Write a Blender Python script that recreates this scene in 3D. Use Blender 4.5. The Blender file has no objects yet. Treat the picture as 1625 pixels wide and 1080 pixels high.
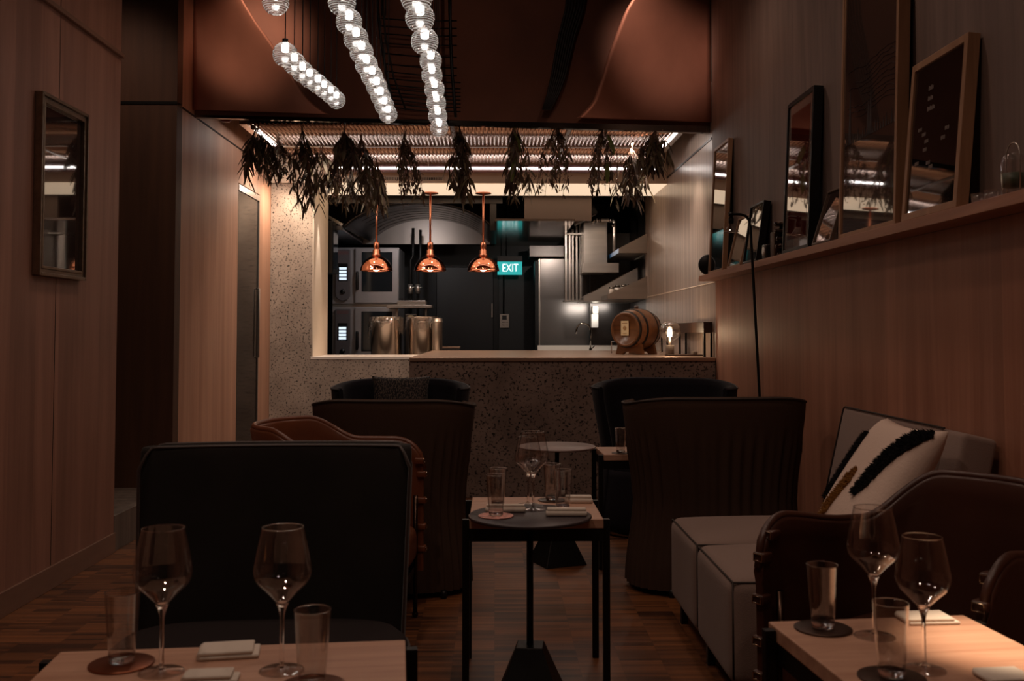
import bpy, math, random
from mathutils import Vector, Matrix
PI = math.pi
F = 1588.0; PITCH = math.radians(2.35); YAW = math.radians(0.99)
CAM = Vector((0, 0, 1.30)); SHIFT = -80.2/1625
C = bpy.context.scene.collection
RotC = (Matrix.Rotation(-YAW, 3, 'Z') @ Matrix.Rotation(math.pi/2 + PITCH, 3, 'X'))
def ray(px, py):
    return RotC @ Vector(((px-812.5)/F, (459.8-py)/F, -1.0))
def atY(px, py, Y):
    d = ray(px, py); return CAM + d*(Y/d.y)
def atZ(px, py, Z):
    d = ray(px, py); return CAM + d*((Z-CAM.z)/d.z)
def atX(px, py, X):
    d = ray(px, py); return CAM + d*(X/d.x)
def srgb(r, g, b):
    f = lambda c: (c/255/12.92) if c/255 <= .04045 else ((c/255+.055)/1.055)**2.4
    return (f(r), f(g), f(b), 1)

# ---------------- materials ----------------
def newmat(name):
    m = bpy.data.materials.new(name); m.use_nodes = True
    nt = m.node_tree; b = nt.nodes['Principled BSDF']
    return m, nt, b
def mat(name, col, rough=.5, metal=0, bump=0, bscale=60, vary=0, vscale=8, sheen=0, coat=0, spec=None, stretch=None, trans=0, ior=1.45):
    m, nt, b = newmat(name)
    b.inputs['Base Color'].default_value = col; b.inputs['Roughness'].default_value = rough
    b.inputs['Metallic'].default_value = metal
    if trans: b.inputs['Transmission Weight'].default_value = trans; b.inputs['IOR'].default_value = ior
    if sheen: b.inputs['Sheen Weight'].default_value = sheen; b.inputs['Sheen Roughness'].default_value = .4
    if coat: b.inputs['Coat Weight'].default_value = coat; b.inputs['Coat Roughness'].default_value = .15
    if spec is not None: b.inputs['Specular IOR Level'].default_value = spec
    tc = nt.nodes.new('ShaderNodeTexCoord'); mp = nt.nodes.new('ShaderNodeMapping')
    nt.links.new(tc.outputs['Object'], mp.inputs['Vector'])
    if stretch: mp.inputs['Scale'].default_value = stretch
    if vary:
        n = nt.nodes.new('ShaderNodeTexNoise'); n.inputs['Scale'].default_value = vscale; n.inputs['Detail'].default_value = 6
        nt.links.new(mp.outputs[0], n.inputs['Vector'])
        r = nt.nodes.new('ShaderNodeValToRGB')
        r.color_ramp.elements[0].position = .3; r.color_ramp.elements[1].position = .7
        r.color_ramp.elements[0].color = tuple(c*(1-vary) for c in col[:3])+(1,)
        r.color_ramp.elements[1].color = tuple(min(1, c*(1+vary)) for c in col[:3])+(1,)
        nt.links.new(n.outputs['Fac'], r.inputs[0]); nt.links.new(r.outputs[0], b.inputs['Base Color'])
    if bump:
        n = nt.nodes.new('ShaderNodeTexNoise'); n.inputs['Scale'].default_value = bscale; n.inputs['Detail'].default_value = 3
        nt.links.new(mp.outputs[0], n.inputs['Vector'])
        bp = nt.nodes.new('ShaderNodeBump'); bp.inputs['Strength'].default_value = bump; bp.inputs['Distance'].default_value = .004
        nt.links.new(n.outputs['Fac'], bp.inputs['Height']); nt.links.new(bp.outputs[0], b.inputs['Normal'])
    return m
def wood(name, c1, c2, grain=(14, 14, .7), plank=.0, axis='Y', rough=.5, seam=.35, fine=6):
    """long grain stretched along the smallest scale axis; planks of given width along axis with tone steps"""
    m, nt, b = newmat(name); b.inputs['Roughness'].default_value = rough
    tc = nt.nodes.new('ShaderNodeTexCoord'); mp = nt.nodes.new('ShaderNodeMapping')
    mp.inputs['Scale'].default_value = grain
    nt.links.new(tc.outputs['Object'], mp.inputs['Vector'])
    n = nt.nodes.new('ShaderNodeTexNoise'); n.inputs['Scale'].default_value = 1.0; n.inputs['Detail'].default_value = fine
    n.inputs['Roughness'].default_value = .65; n.inputs['Distortion'].default_value = .6
    nt.links.new(mp.outputs[0], n.inputs['Vector'])
    r = nt.nodes.new('ShaderNodeValToRGB')
    r.color_ramp.elements[0].position = .3; r.color_ramp.elements[1].position = .72
    r.color_ramp.elements[0].color = c1; r.color_ramp.elements[1].color = c2
    nt.links.new(n.outputs['Fac'], r.inputs[0]); out = r.outputs[0]
    if plank:
        sp = nt.nodes.new('ShaderNodeSeparateXYZ'); nt.links.new(tc.outputs['Object'], sp.inputs[0])
        dv = nt.nodes.new('ShaderNodeMath'); dv.operation = 'DIVIDE'; dv.inputs[1].default_value = plank
        nt.links.new(sp.outputs[axis], dv.inputs[0])
        fl = nt.nodes.new('ShaderNodeMath'); fl.operation = 'FLOOR'; nt.links.new(dv.outputs[0], fl.inputs[0])
        wn = nt.nodes.new('ShaderNodeTexWhiteNoise'); wn.noise_dimensions = '1D'; nt.links.new(fl.outputs[0], wn.inputs['W'])
        mr = nt.nodes.new('ShaderNodeMapRange'); mr.inputs['To Min'].default_value = 1-seam; mr.inputs['To Max'].default_value = 1+seam*.4
        nt.links.new(wn.outputs['Value'], mr.inputs['Value'])
        mx = nt.nodes.new('ShaderNodeVectorMath'); mx.operation = 'SCALE'
        nt.links.new(out, mx.inputs[0]); nt.links.new(mr.outputs[0], mx.inputs['Scale']); out = mx.outputs[0]
    nt.links.new(out, b.inputs['Base Color'])
    bp = nt.nodes.new('ShaderNodeBump'); bp.inputs['Strength'].default_value = .15; bp.inputs['Distance'].default_value = .002
    nt.links.new(n.outputs['Fac'], bp.inputs['Height']); nt.links.new(bp.outputs[0], b.inputs['Normal'])
    return m
def stone(name, c1, c2, dark, speck=.62):
    m, nt, b = newmat(name); b.inputs['Roughness'].default_value = .8
    tc = nt.nodes.new('ShaderNodeTexCoord')
    n1 = nt.nodes.new('ShaderNodeTexNoise'); n1.inputs['Scale'].default_value = 3.5; n1.inputs['Detail'].default_value = 8
    n2 = nt.nodes.new('ShaderNodeTexNoise'); n2.inputs['Scale'].default_value = 52; n2.inputs['Detail'].default_value = 6; n2.inputs['Roughness'].default_value = .62
    for n in (n1, n2): nt.links.new(tc.outputs['Object'], n.inputs['Vector'])
    r1 = nt.nodes.new('ShaderNodeValToRGB'); r1.color_ramp.elements[0].position = .35; r1.color_ramp.elements[1].position = .65
    r1.color_ramp.elements[0].color = c1; r1.color_ramp.elements[1].color = c2
    nt.links.new(n1.outputs['Fac'], r1.inputs[0])
    r2 = nt.nodes.new('ShaderNodeValToRGB'); r2.color_ramp.elements[0].position = speck-.03; r2.color_ramp.elements[1].position = speck+.03
    r2.color_ramp.elements[0].color = (0, 0, 0, 1); r2.color_ramp.elements[1].color = (1, 1, 1, 1)
    nt.links.new(n2.outputs['Fac'], r2.inputs[0])
    mx = nt.nodes.new('ShaderNodeMixRGB'); mx.inputs[2].default_value = dark
    nt.links.new(r2.outputs[0], mx.inputs[0]); nt.links.new(r1.outputs[0], mx.inputs[1]); nt.links.new(mx.outputs[0], b.inputs['Base Color'])
    bp = nt.nodes.new('ShaderNodeBump'); bp.inputs['Strength'].default_value = .4; bp.inputs['Distance'].default_value = .004; bp.invert = True
    nt.links.new(n2.outputs['Fac'], bp.inputs['Height']); nt.links.new(bp.outputs[0], b.inputs['Normal'])
    return m
def emit(name, col, s):
    m, nt, b = newmat(name)
    b.inputs['Base Color'].default_value = (0.02, 0.02, 0.02, 1)
    b.inputs['Emission Color'].default_value = col; b.inputs['Emission Strength'].default_value = s
    return m
def thin_glass(name, tint=(.97, .97, .97, 1), rough=.02, ior=1.45, haze=0, ribs=0):
    m = bpy.data.materials.new(name); m.use_nodes = True; nt = m.node_tree; nt.nodes.clear()
    o = nt.nodes.new('ShaderNodeOutputMaterial'); t = nt.nodes.new('ShaderNodeBsdfTransparent'); g = nt.nodes.new('ShaderNodeBsdfGlossy')
    t.inputs['Color'].default_value = tint; g.inputs['Roughness'].default_value = rough
    lw = nt.nodes.new('ShaderNodeLayerWeight'); pw_ = nt.nodes.new('ShaderNodeMath'); pw_.operation = 'POWER'; pw_.inputs[1].default_value = 4.0
    nt.links.new(lw.outputs['Facing'], pw_.inputs[0])
    fr = nt.nodes.new('ShaderNodeMath'); fr.operation = 'MULTIPLY_ADD'; f0 = ((ior-1)/(ior+1))**2*2; fr.inputs[1].default_value = .85; fr.inputs[2].default_value = f0
    nt.links.new(pw_.outputs[0], fr.inputs[0])
    mx = nt.nodes.new('ShaderNodeMixShader')
    nt.links.new(fr.outputs[0], mx.inputs[0]); nt.links.new(t.outputs[0], mx.inputs[1]); nt.links.new(g.outputs[0], mx.inputs[2])
    out = mx.outputs[0]
    if haze:
        d = nt.nodes.new('ShaderNodeBsdfTranslucent'); d.inputs['Color'].default_value = (.9, .88, .85, 1)
        m2 = nt.nodes.new('ShaderNodeMixShader'); m2.inputs[0].default_value = haze
        if ribs:
            tc = nt.nodes.new('ShaderNodeTexCoord'); sp = nt.nodes.new('ShaderNodeSeparateXYZ'); ml = nt.nodes.new('ShaderNodeMath'); ml.operation = 'MULTIPLY'; ml.inputs[1].default_value = ribs
            sn = nt.nodes.new('ShaderNodeMath'); sn.operation = 'SINE'; mr = nt.nodes.new('ShaderNodeMapRange')
            mr.inputs['From Min'].default_value = -.2; mr.inputs['From Max'].default_value = 1; mr.inputs['To Min'].default_value = haze*.25; mr.inputs['To Max'].default_value = haze*2.2
            nt.links.new(tc.outputs['Object'], sp.inputs[0]); nt.links.new(sp.outputs['Z'], ml.inputs[0]); nt.links.new(ml.outputs[0], sn.inputs[0]); nt.links.new(sn.outputs[0], mr.inputs[0]); nt.links.new(mr.outputs[0], m2.inputs[0])
        nt.links.new(out, m2.inputs[1]); nt.links.new(d.outputs[0], m2.inputs[2]); out = m2.outputs[0]
    nt.links.new(out, o.inputs['Surface'])
    return m

# ---------------- mesh builder ----------------
class MB:
    def __init__(s): s.v = []; s.f = []; s.sm = []
    def add(s, vs, fs, smooth=False, M=None):
        o = len(s.v)
        for p in vs:
            p = Vector(p)
            if M is not None: p = M @ p
            s.v.append(tuple(p))
        for f in fs: s.f.append(tuple(i+o for i in f)); s.sm.append(smooth)
        return s
    def box(s, x0, y0, z0, x1, y1, z1, M=None):
        vs = [(x0,y0,z0),(x1,y0,z0),(x1,y1,z0),(x0,y1,z0),(x0,y0,z1),(x1,y0,z1),(x1,y1,z1),(x0,y1,z1)]
        return s.add(vs, [(0,3,2,1),(4,5,6,7),(0,1,5,4),(1,2,6,5),(2,3,7,6),(3,0,4,7)], False, M)
    def hexa(s, p, M=None):   # 8 points: bottom 4 (ccw from above), top 4
        return s.add(p, [(0,3,2,1),(4,5,6,7),(0,1,5,4),(1,2,6,5),(2,3,7,6),(3,0,4,7)], False, M)
    def rbox(s, x0, y0, z0, x1, y1, z1, r=.02, n=4, M=None, puff=0):
        """rounded box: subdivided cube pushed to rounded shape"""
        N = 2*n+2 if not puff else 12
        cx, cy, cz = (x0+x1)/2, (y0+y1)/2, (z0+z1)/2; hx, hy, hz = (x1-x0)/2, (y1-y0)/2, (z1-z0)/2
        r = min(r, hx, hy, hz)*.999
        def coords(h):
            c = [-h + r*(1-math.cos(PI/2*i/n)) for i in range(n+1)]
            mid = [(-h+r) + (2*h-2*r)*k/8 for k in range(1, 8)] if puff else []
            return c + mid + [-t for t in reversed(c)]
        vmap = {}; vs = []; fs = []
        cs = (coords(hx), coords(hy), coords(hz))
        def vert(p):
            k = tuple(round(t, 6) for t in p)
            if k in vmap: return vmap[k]
            q = Vector(p); inn = Vector((max(-hx+r, min(hx-r, q.x)), max(-hy+r, min(hy-r, q.y)), max(-hz+r, min(hz-r, q.z))))
            d = q-inn
            if d.length > 1e-9: q = inn + d.normalized()*r
            if puff:
                u, v, w = q.x/hx, q.y/hy, q.z/hz
                q.z += puff*(1-u*u)*(1-v*v)*(1 if w > 0 else -1)*abs(w)
            vmap[k] = len(vs); vs.append((q.x+cx, q.y+cy, q.z+cz)); return vmap[k]
        for ax in range(3):
            a, b = [(1, 2), (2, 0), (0, 1)][ax]; H = (hx, hy, hz)[ax]
            for sgn in (-1, 1):
                for i in range(len(cs[a])-1):
                    for j in range(len(cs[b])-1):
                        q = []
                        for (ii, jj) in ((i, j), (i+1, j), (i+1, j+1), (i, j+1)):
                            p = [0, 0, 0]; p[ax] = sgn*H; p[a] = cs[a][ii]; p[b] = cs[b][jj]; q.append(vert(p))
                        if sgn < 0: q.reverse()
                        if len(set(q)) >= 3: fs.append(tuple(dict.fromkeys(q)))
        return s.add(vs, fs, True, M)
    def lathe(s, prof, n=32, M=None, caps=True, smooth=True):
        vs = []; fs = []; k = len(prof)
        for i in range(n):
            a = 2*PI*i/n
            for (r, z) in prof: vs.append((r*math.cos(a), r*math.sin(a), z))
        for i in range(n):
            for j in range(k-1):
                a, b = i*k+j, ((i+1) % n)*k+j
                fs.append((a, b, b+1, a+1))
        if caps:
            if prof[0][0] > 1e-5: fs.append(tuple(i*k for i in reversed(range(n))))
            if prof[-1][0] > 1e-5: fs.append(tuple(i*k+k-1 for i in range(n)))
        return s.add(vs, fs, smooth, M)
    def cyl(s, r, z0, z1, n=20, M=None, x=0, y=0):
        T = Matrix.Translation((x, y, 0)); T = M @ T if M is not None else T
        vs = [(r*math.cos(2*PI*i/n), r*math.sin(2*PI*i/n), z) for z in (z0, z1) for i in range(n)]
        s.add(vs, [(i, (i+1) % n, n+(i+1) % n, n+i) for i in range(n)], True, T)
        return s.add(vs, [tuple(reversed(range(n))), tuple(range(n, 2*n))], False, T)
    def tube(s, pts, r, n=8, M=None, closed=False):
        pts = [Vector(p) for p in pts]; K = len(pts); rr = r if hasattr(r, '__len__') else [r]*K
        vs = []; fs = []; up = None
        for i, p in enumerate(pts):
            if closed: t = pts[(i+1) % K]-pts[i-1]
            else: t = pts[min(i+1, K-1)]-pts[max(i-1, 0)]
            if t.length < 1e-9: t = Vector((0, 0, 1))
            t.normalize()
            if up is None: up = t.orthogonal().normalized()
            up = (up - t*up.dot(t))
            up = up.normalized() if up.length > 1e-6 else t.orthogonal().normalized()
            w = t.cross(up)
            for j in range(n):
                a = 2*PI*j/n; vs.append(p + (up*math.cos(a)+w*math.sin(a))*rr[i])
        for i in range(K if closed else K-1):
            for j in range(n):
                a = i*n+j; b = i*n+(j+1) % n; c = ((i+1) % K)*n+(j+1) % n; d = ((i+1) % K)*n+j
                fs.append((a, b, c, d))
        s.add(vs, fs, True, M)
        if not closed: s.add(vs[:n]+vs[-n:], [tuple(reversed(range(n))), tuple(range(n, 2*n))], False, M)
        return s
    def sphere(s, c, r, n=16, m=10, M=None, sc=(1, 1, 1)):
        vs = [(c[0], c[1], c[2]+r*sc[2])]
        for j in range(1, m):
            t = PI*j/m
            for i in range(n):
                a = 2*PI*i/n; vs.append((c[0]+r*sc[0]*math.sin(t)*math.cos(a), c[1]+r*sc[1]*math.sin(t)*math.sin(a), c[2]+r*sc[2]*math.cos(t)))
        vs.append((c[0], c[1], c[2]-r*sc[2])); fs = []
        for i in range(n): fs.append((0, 1+i, 1+(i+1) % n))
        for j in range(m-2):
            for i in range(n):
                a = 1+j*n+i; b = 1+j*n+(i+1) % n; fs.append((a, a+n, b+n, b))
        L = len(vs)-1
        for i in range(n): fs.append((L, 1+(m-2)*n+(i+1) % n, 1+(m-2)*n+i))
        return s.add(vs, fs, True, M)
    def prism(s, poly, d0, d1, plane='XZ', M=None, smooth=False):
        """poly in plane, extruded along the remaining axis from d0 to d1"""
        def P(u, v, d): return {'XZ': (u, d, v), 'XY': (u, v, d), 'YZ': (d, u, v)}[plane]
        n = len(poly); vs = [P(u, v, d0) for u, v in poly]+[P(u, v, d1) for u, v in poly]
        s.add(vs, [(i, (i+1) % n, n+(i+1) % n, n+i) for i in range(n)], smooth, M)
        return s.add(vs, [tuple(reversed(range(n))), tuple(range(n, 2*n))], False, M)
    def grid(s, fn, nu, nv, smooth=True, M=None, closeu=False):
        vs = [fn(i/nu, j/nv) for i in range(nu+(0 if closeu else 1)) for j in range(nv+1)]
        fs = []
        for i in range(nu):
            for j in range(nv):
                a = i*(nv+1)+j; b = ((i+1) % nu if closeu else i+1)*(nv+1)+j
                fs.append((a, b, b+1, a+1))
        return s.add(vs, fs, smooth, M)
    def build(s, name, m, parent=None, bevel=0, loc=None, rot=None, solid=0, fix=True):
        me = bpy.data.meshes.new(name); me.from_pydata(s.v, [], s.f); me.validate()
        if len(s.sm) == len(me.polygons): me.polygons.foreach_set('use_smooth', s.sm)
        if fix:
            import bmesh
            bm = bmesh.new(); bm.from_mesh(me); bmesh.ops.remove_doubles(bm, verts=bm.verts, dist=1e-6)
            bmesh.ops.recalc_face_normals(bm, faces=bm.faces); bm.to_mesh(me); bm.free()
        me.update()
        o = bpy.data.objects.new(name, me); C.objects.link(o)
        if m: me.materials.append(m)
        if parent: o.parent = parent
        if loc is not None: o.location = loc
        if rot is not None: o.rotation_euler = rot
        if solid:
            md = o.modifiers.new('s', 'SOLIDIFY'); md.thickness = solid; md.offset = 0
        if bevel:
            md = o.modifiers.new('b', 'BEVEL'); md.width = bevel; md.segments = 2; md.limit_method = 'ANGLE'
        return o
def B(*a): return MB().box(*a)
def thing(name, label, cat, loc=(0, 0, 0), rz=0, group=None):
    o = bpy.data.objects.new(name, None); C.objects.link(o); o.empty_display_size = .1
    o.location = loc; o.rotation_euler = (0, 0, rz); o['label'] = label; o['category'] = cat
    if group: o['group'] = group
    return o
def tag(o, label, cat, group=None):
    o['label'] = label; o['category'] = cat
    if group: o['group'] = group
    return o
def struct(name, mb, m, **k):
    o = mb.build(name, m, **k)
    if not k.get('parent'): o['kind'] = 'structure'
    return o
KIDS = {}
def copy_tree(o, parent=None):
    c = o.copy(); C.objects.link(c)
    if parent: c.parent = parent
    for ch in [q for q in bpy.data.objects if q.parent == o]: copy_tree(ch, c)
    return c
def dup(o, label, loc, rz=0, group=None):
    c = copy_tree(o); c.location = loc; c.rotation_euler = (0, 0, rz); c['label'] = label
    if group: c['group'] = group
    return c
def text_mesh(txt, size, name, m, M, parent=None, extrude=.001, align='CENTER'):
    cu = bpy.data.curves.new(name, 'FONT'); cu.body = txt; cu.size = size; cu.extrude = extrude; cu.align_x = align; cu.align_y = 'CENTER'
    t = bpy.data.objects.new(name, cu); C.objects.link(t)
    me = bpy.data.meshes.new_from_object(t); bpy.data.objects.remove(t); bpy.data.curves.remove(cu)
    me.transform(M); o = bpy.data.objects.new(name, me); C.objects.link(o); me.materials.clear(); me.materials.append(m)
    if parent: o.parent = parent
    return o
def smooth_step(x): x = max(0, min(1, x)); return x*x*(3-2*x)
random.seed(7)
# ---------------- materials ----------------
W_LEFT = wood('left oak panelling', srgb(142,100,82), srgb(176,128,108), (9, 9, .55), .26, 'Y', .5, .16)
W_RLOW = wood('lower oak panelling', srgb(154,102,78), srgb(188,134,108), (10, 10, .5), .17, 'Y', .5, .18)
W_RUP = wood('upper smoked panelling', srgb(104,88,80), srgb(134,114,104), (12, 12, .8), .6, 'Y', .6, .1)
W_DARK = wood('dark stained panelling', srgb(70,44,28), srgb(92,60,40), (10, 10, .6), .5, 'X', .6, .1)
W_LEDGE = wood('ledge oak', srgb(150,104,80), srgb(182,130,102), (10, .8, 10), 0, 'Y', .45)
W_TABLE = wood('table oak', srgb(172,130,106), srgb(204,164,138), (1.6, 26, 26), 0, 'X', .42)
W_FRAME = wood('frame oak', srgb(140,104,76), srgb(170,130,98), (20, 20, 2), 0, 'X', .5)
W_BARREL = wood('barrel oak', srgb(84,50,26), srgb(124,78,42), (2.5, 40, 40), 0, 'X', .35)
W_BROWN = wood('brown stained wood', srgb(52,34,22), srgb(74,48,32), (3, 30, 30), 0, 'X', .5)
MARBLE = wood('striped travertine', srgb(118,98,88), srgb(212,192,176), (46, 46, .35), .045, 'Y', .28, .12)
STONE = stone('speckled stone', srgb(158,142,128), srgb(186,168,152), srgb(46,38,33), .585)
STONE2 = stone('speckled counter stone', srgb(122,104,94), srgb(150,130,118), srgb(30,24,21), .58)
COPPER = mat('copper sheet', srgb(170,112,90), .48, .7, vary=.18, vscale=2.2, bump=.12, bscale=5, stretch=(1, 1, .6))
COPPER_SHADE = mat('brown patinated copper', srgb(112,66,46), .65, .3, vary=.25, vscale=1.6, bump=.1, bscale=5)  # copper darkened in its colour to stand in for shade
COPPER_P = mat('polished copper', srgb(236,154,122), .07, 1)
COPPER_B = mat('brushed copper', srgb(214,140,112), .28, 1)
STEEL = mat('brushed steel', srgb(186,176,166), .3, .82, vary=.06, vscale=2, stretch=(1, 1, 12), bump=.08, bscale=8)
STEEL_M = mat('mirror steel', srgb(150,146,142), .09, 1, bump=.03, bscale=3)
STEEL_D = mat('dark steel', srgb(82,78,76), .3, .9, vary=.1)
BLACK = mat('black metal', srgb(16,14,13), .45, .3)
BLACKW = mat('black painted wall', srgb(17,15,16), .5, 0)
BLACKP = mat('black plastic', srgb(18,17,18), .35)
CREAM = mat('cream plaster', srgb(232,216,196), .7)
CREAMW = mat('cream light panel', srgb(240,222,200), .6)
WHITE = mat('white ceramic', srgb(225,220,212), .35)
TRIM = mat('pale oak skirting', srgb(132,98,80), .5, vary=.1, vscale=4, stretch=(5, 1, 5))
# parquet floor
def parquet():
    m, nt, b = newmat('mosaic parquet'); b.inputs['Roughness'].default_value = .42
    tc = nt.nodes.new('ShaderNodeTexCoord')
    br = nt.nodes.new('ShaderNodeTexBrick'); br.inputs['Scale'].default_value = 1
    br.inputs['Brick Width'].default_value = .165; br.inputs['Row Height'].default_value = .023; br.inputs['Mortar Size'].default_value = .0006
    br.inputs['Color1'].default_value = (0, 0, 0, 1); br.inputs['Color2'].default_value = (1, 1, 1, 1); br.inputs['Mortar'].default_value = (0, 0, 0, 1)
    br.offset = 0; br.inputs['Bias'].default_value = 0
    nt.links.new(tc.outputs['Object'], br.inputs['Vector'])
    n = nt.nodes.new('ShaderNodeTexNoise'); n.inputs['Scale'].default_value = 1; n.inputs['Detail'].default_value = 5
    mp = nt.nodes.new('ShaderNodeMapping'); mp.inputs['Scale'].default_value = (6, 60, 1)
    nt.links.new(tc.outputs['Object'], mp.inputs['Vector']); nt.links.new(mp.outputs[0], n.inputs['Vector'])
    ad = nt.nodes.new('ShaderNodeMath'); ad.operation = 'MULTIPLY_ADD'; ad.inputs[1].default_value = .55
    nt.links.new(br.outputs['Color'], ad.inputs[0]); 
    m2 = nt.nodes.new('ShaderNodeMath'); m2.operation = 'MULTIPLY'; m2.inputs[1].default_value = .55
    nt.links.new(n.outputs['Fac'], m2.inputs[0]); nt.links.new(m2.outputs[0], ad.inputs[2])
    r = nt.nodes.new('ShaderNodeValToRGB'); r.color_ramp.elements[0].position = .12; r.color_ramp.elements[1].position = .95
    r.color_ramp.elements[0].color = srgb(64, 36, 18); r.color_ramp.elements[1].color = srgb(138, 86, 48)
    # square blocks differ in tone
    dv = nt.nodes.new('ShaderNodeVectorMath'); dv.operation = 'DIVIDE'; dv.inputs[1].default_value = (.165, .138, 1)
    fl = nt.nodes.new('ShaderNodeVectorMath'); fl.operation = 'FLOOR'; wn = nt.nodes.new('ShaderNodeTexWhiteNoise'); wn.noise_dimensions = '3D'
    nt.links.new(tc.outputs['Object'], dv.inputs[0]); nt.links.new(dv.outputs[0], fl.inputs[0]); nt.links.new(fl.outputs[0], wn.inputs['Vector'])
    a2 = nt.nodes.new('ShaderNodeMath'); a2.operation = 'MULTIPLY_ADD'; a2.inputs[1].default_value = .5; nt.links.new(wn.outputs['Value'], a2.inputs[0])
    sb = nt.nodes.new('ShaderNodeMath'); sb.operation = 'SUBTRACT'; sb.inputs[1].default_value = .25; nt.links.new(ad.outputs[0], sb.inputs[0]); nt.links.new(sb.outputs[0], a2.inputs[2])
    nt.links.new(a2.outputs[0], r.inputs[0]); nt.links.new(r.outputs[0], b.inputs['Base Color'])
    return m
PARQUET = parquet()

LW, RW = -2.245, 1.74
# ---------------- shell ----------------
struct('floor', B(-4.2, -1.5, -.06, 2.2, 11.0, 0), PARQUET)
struct('wall_left', B(LW-.12, -1.5, 0, LW, 5.99, 4.2), W_LEFT)
struct('baseboard_left', B(LW, -1.5, 0, LW+.014, 5.985, .115), TRIM, bevel=.002)
struct('trim_1', B(LW, -1.5, 2.935, LW+.022, 5.99, 2.962), TRIM, bevel=.004)
# vertical joints between panels
for i, y in enumerate((2.1, 3.3, 4.5, 5.15)):
    struct('trim_%d' % (i+2), B(LW-.001, y, .115, LW+.0015, y+.004, 4.2), mat('panel joint', srgb(50,32,24), .8) if i == 0 else bpy.data.materials['panel joint'])
struct('wall_right_lower', B(RW, -1.5, 0, RW+.14, 7.85, 1.69), W_RLOW)
struct('wall_right_upper', B(RW, -1.5, 1.69, RW+.14, 7.93, 4.2), W_RUP)
struct('wall_right_kitchen', MB().box(RW, 7.85, 0, RW+.14, 11.5, 1.69).box(RW, 7.93, 1.69, RW+.14, 11.5, 3.3), MARBLE)
struct('trim_6', B(RW-.006, 7.94, 2.835, RW, 11.0, 2.852), BLACKP)
struct('trim_7', B(RW-.004, 7.86, 1.683, RW, 11.4, 1.690), CREAM)
# alcove in the left wall with its raised step
struct('wall_alcove', MB().box(LW-1.7, 7.05, 0, LW, 7.17, 2.90).box(LW-1.7, 7.05, 2.92, LW, 7.17, 4.2), W_DARK)
struct('wall_alcove_side', MB().box(LW-1.82, 5.8, 0, LW-1.7, 7.17, 4.2).box(LW-1.7, 5.8, .212, LW-.12, 5.87, 4.2), W_DARK)
struct('trim_8', B(LW-1.7, 7.045, 2.90, LW, 7.06, 2.92), BLACK)
TILE = wood('grey striped step stone', srgb(92,80,72), srgb(132,118,106), (16, 16, .6), .05, 'Y', .5, .25)
struct('floor_step', B(LW-1.7, 5.99, 0, LW+.004, 7.05, .212), TILE, bevel=.003)
struct('wall_left_far', MB().box(LW-.12, 7.17, 0, LW, 8.76, 2.90).box(LW-.12, 7.17, 2.905, LW, 10.04, 4.2)
       .box(LW-.12, 9.56, 0, LW, 10.04, 2.90).box(LW-.12, 8.76, 2.60, LW, 9.56, 2.90), 
       wood('far left oak panelling', srgb(176,128,102), srgb(208,160,132), (9, 9, .45), .5, 'Y', .5, .08))
struct('trim_9', B(LW, 7.17, 2.895, LW+.006, 10.0, 2.907), bpy.data.materials['panel joint'])
# ceiling, back and kitchen shell
DARKC = mat('dark ceiling paint', srgb(44,30,24), .8)
struct('ceiling', B(-4.2, -1.5, 4.2, 2.2, 11.2, 4.3), DARKC)
struct('wall_behind', B(-2.4, -1.6, 0, 2.0, -1.5, 4.2), DARKC)
# stone front wall with the pass opening (left of the counter), header over it
AX0, AZ0, AZ1, WY0, WY1 = -1.826, 1.045, 2.78, 10.04, 10.9
struct('wall_pass', MB().box(LW-.12, WY0, 0, AX0, WY1, AZ1).box(AX0, WY0, 0, RW, WY1, AZ0-.03), STONE)
struct('trim_10', B(AX0-.012, WY0-.004, AZ0-.03, -.60, WY1, AZ0), mat('lit white sill', srgb(236,226,214), .4), bevel=.003)
struct('wall_pass_header', MB().box(LW-.12, WY0-.02, AZ1+.004, RW, WY1, 4.2), CREAMW)
m_ = newmat('luminous cream soffit'); m_[2].inputs['Base Color'].default_value = srgb(236,220,198); m_[2].inputs['Roughness'].default_value = .6; m_[2].inputs['Emission Color'].default_value = srgb(255,226,192); m_[2].inputs['Emission Strength'].default_value = .85  # glow added so the soffit looks lit
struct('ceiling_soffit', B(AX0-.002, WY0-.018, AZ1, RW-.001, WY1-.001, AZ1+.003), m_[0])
struct('trim_11', MB().box(AX0-.002, WY0+.002, AZ0, AX0+.012, WY1, AZ1-.001), CREAM)
# vent grille in the soffit
t = thing('vent_grille', 'slim slotted vent grille set in the cream soffit between the hanging herbs', 'vent', (0, 0, 0))
a = atZ(606, 286, AZ1-.004); b_ = atZ(702, 286, AZ1-.004)
y0 = WY0+.0
MB().box(a.x, WY0-.030, AZ1+.03, b_.x, WY0-.021, AZ1+.065).build('grille_frame', CREAM, t)
mb = MB(); n = 34
for i in range(n):
    x = a.x+.01+(b_.x-a.x-.02)*i/n; mb.box(x, WY0-.034, AZ1+.035, x+.006, WY0-.030, AZ1+.06)
mb.build('slots', BLACK, t)
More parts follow.
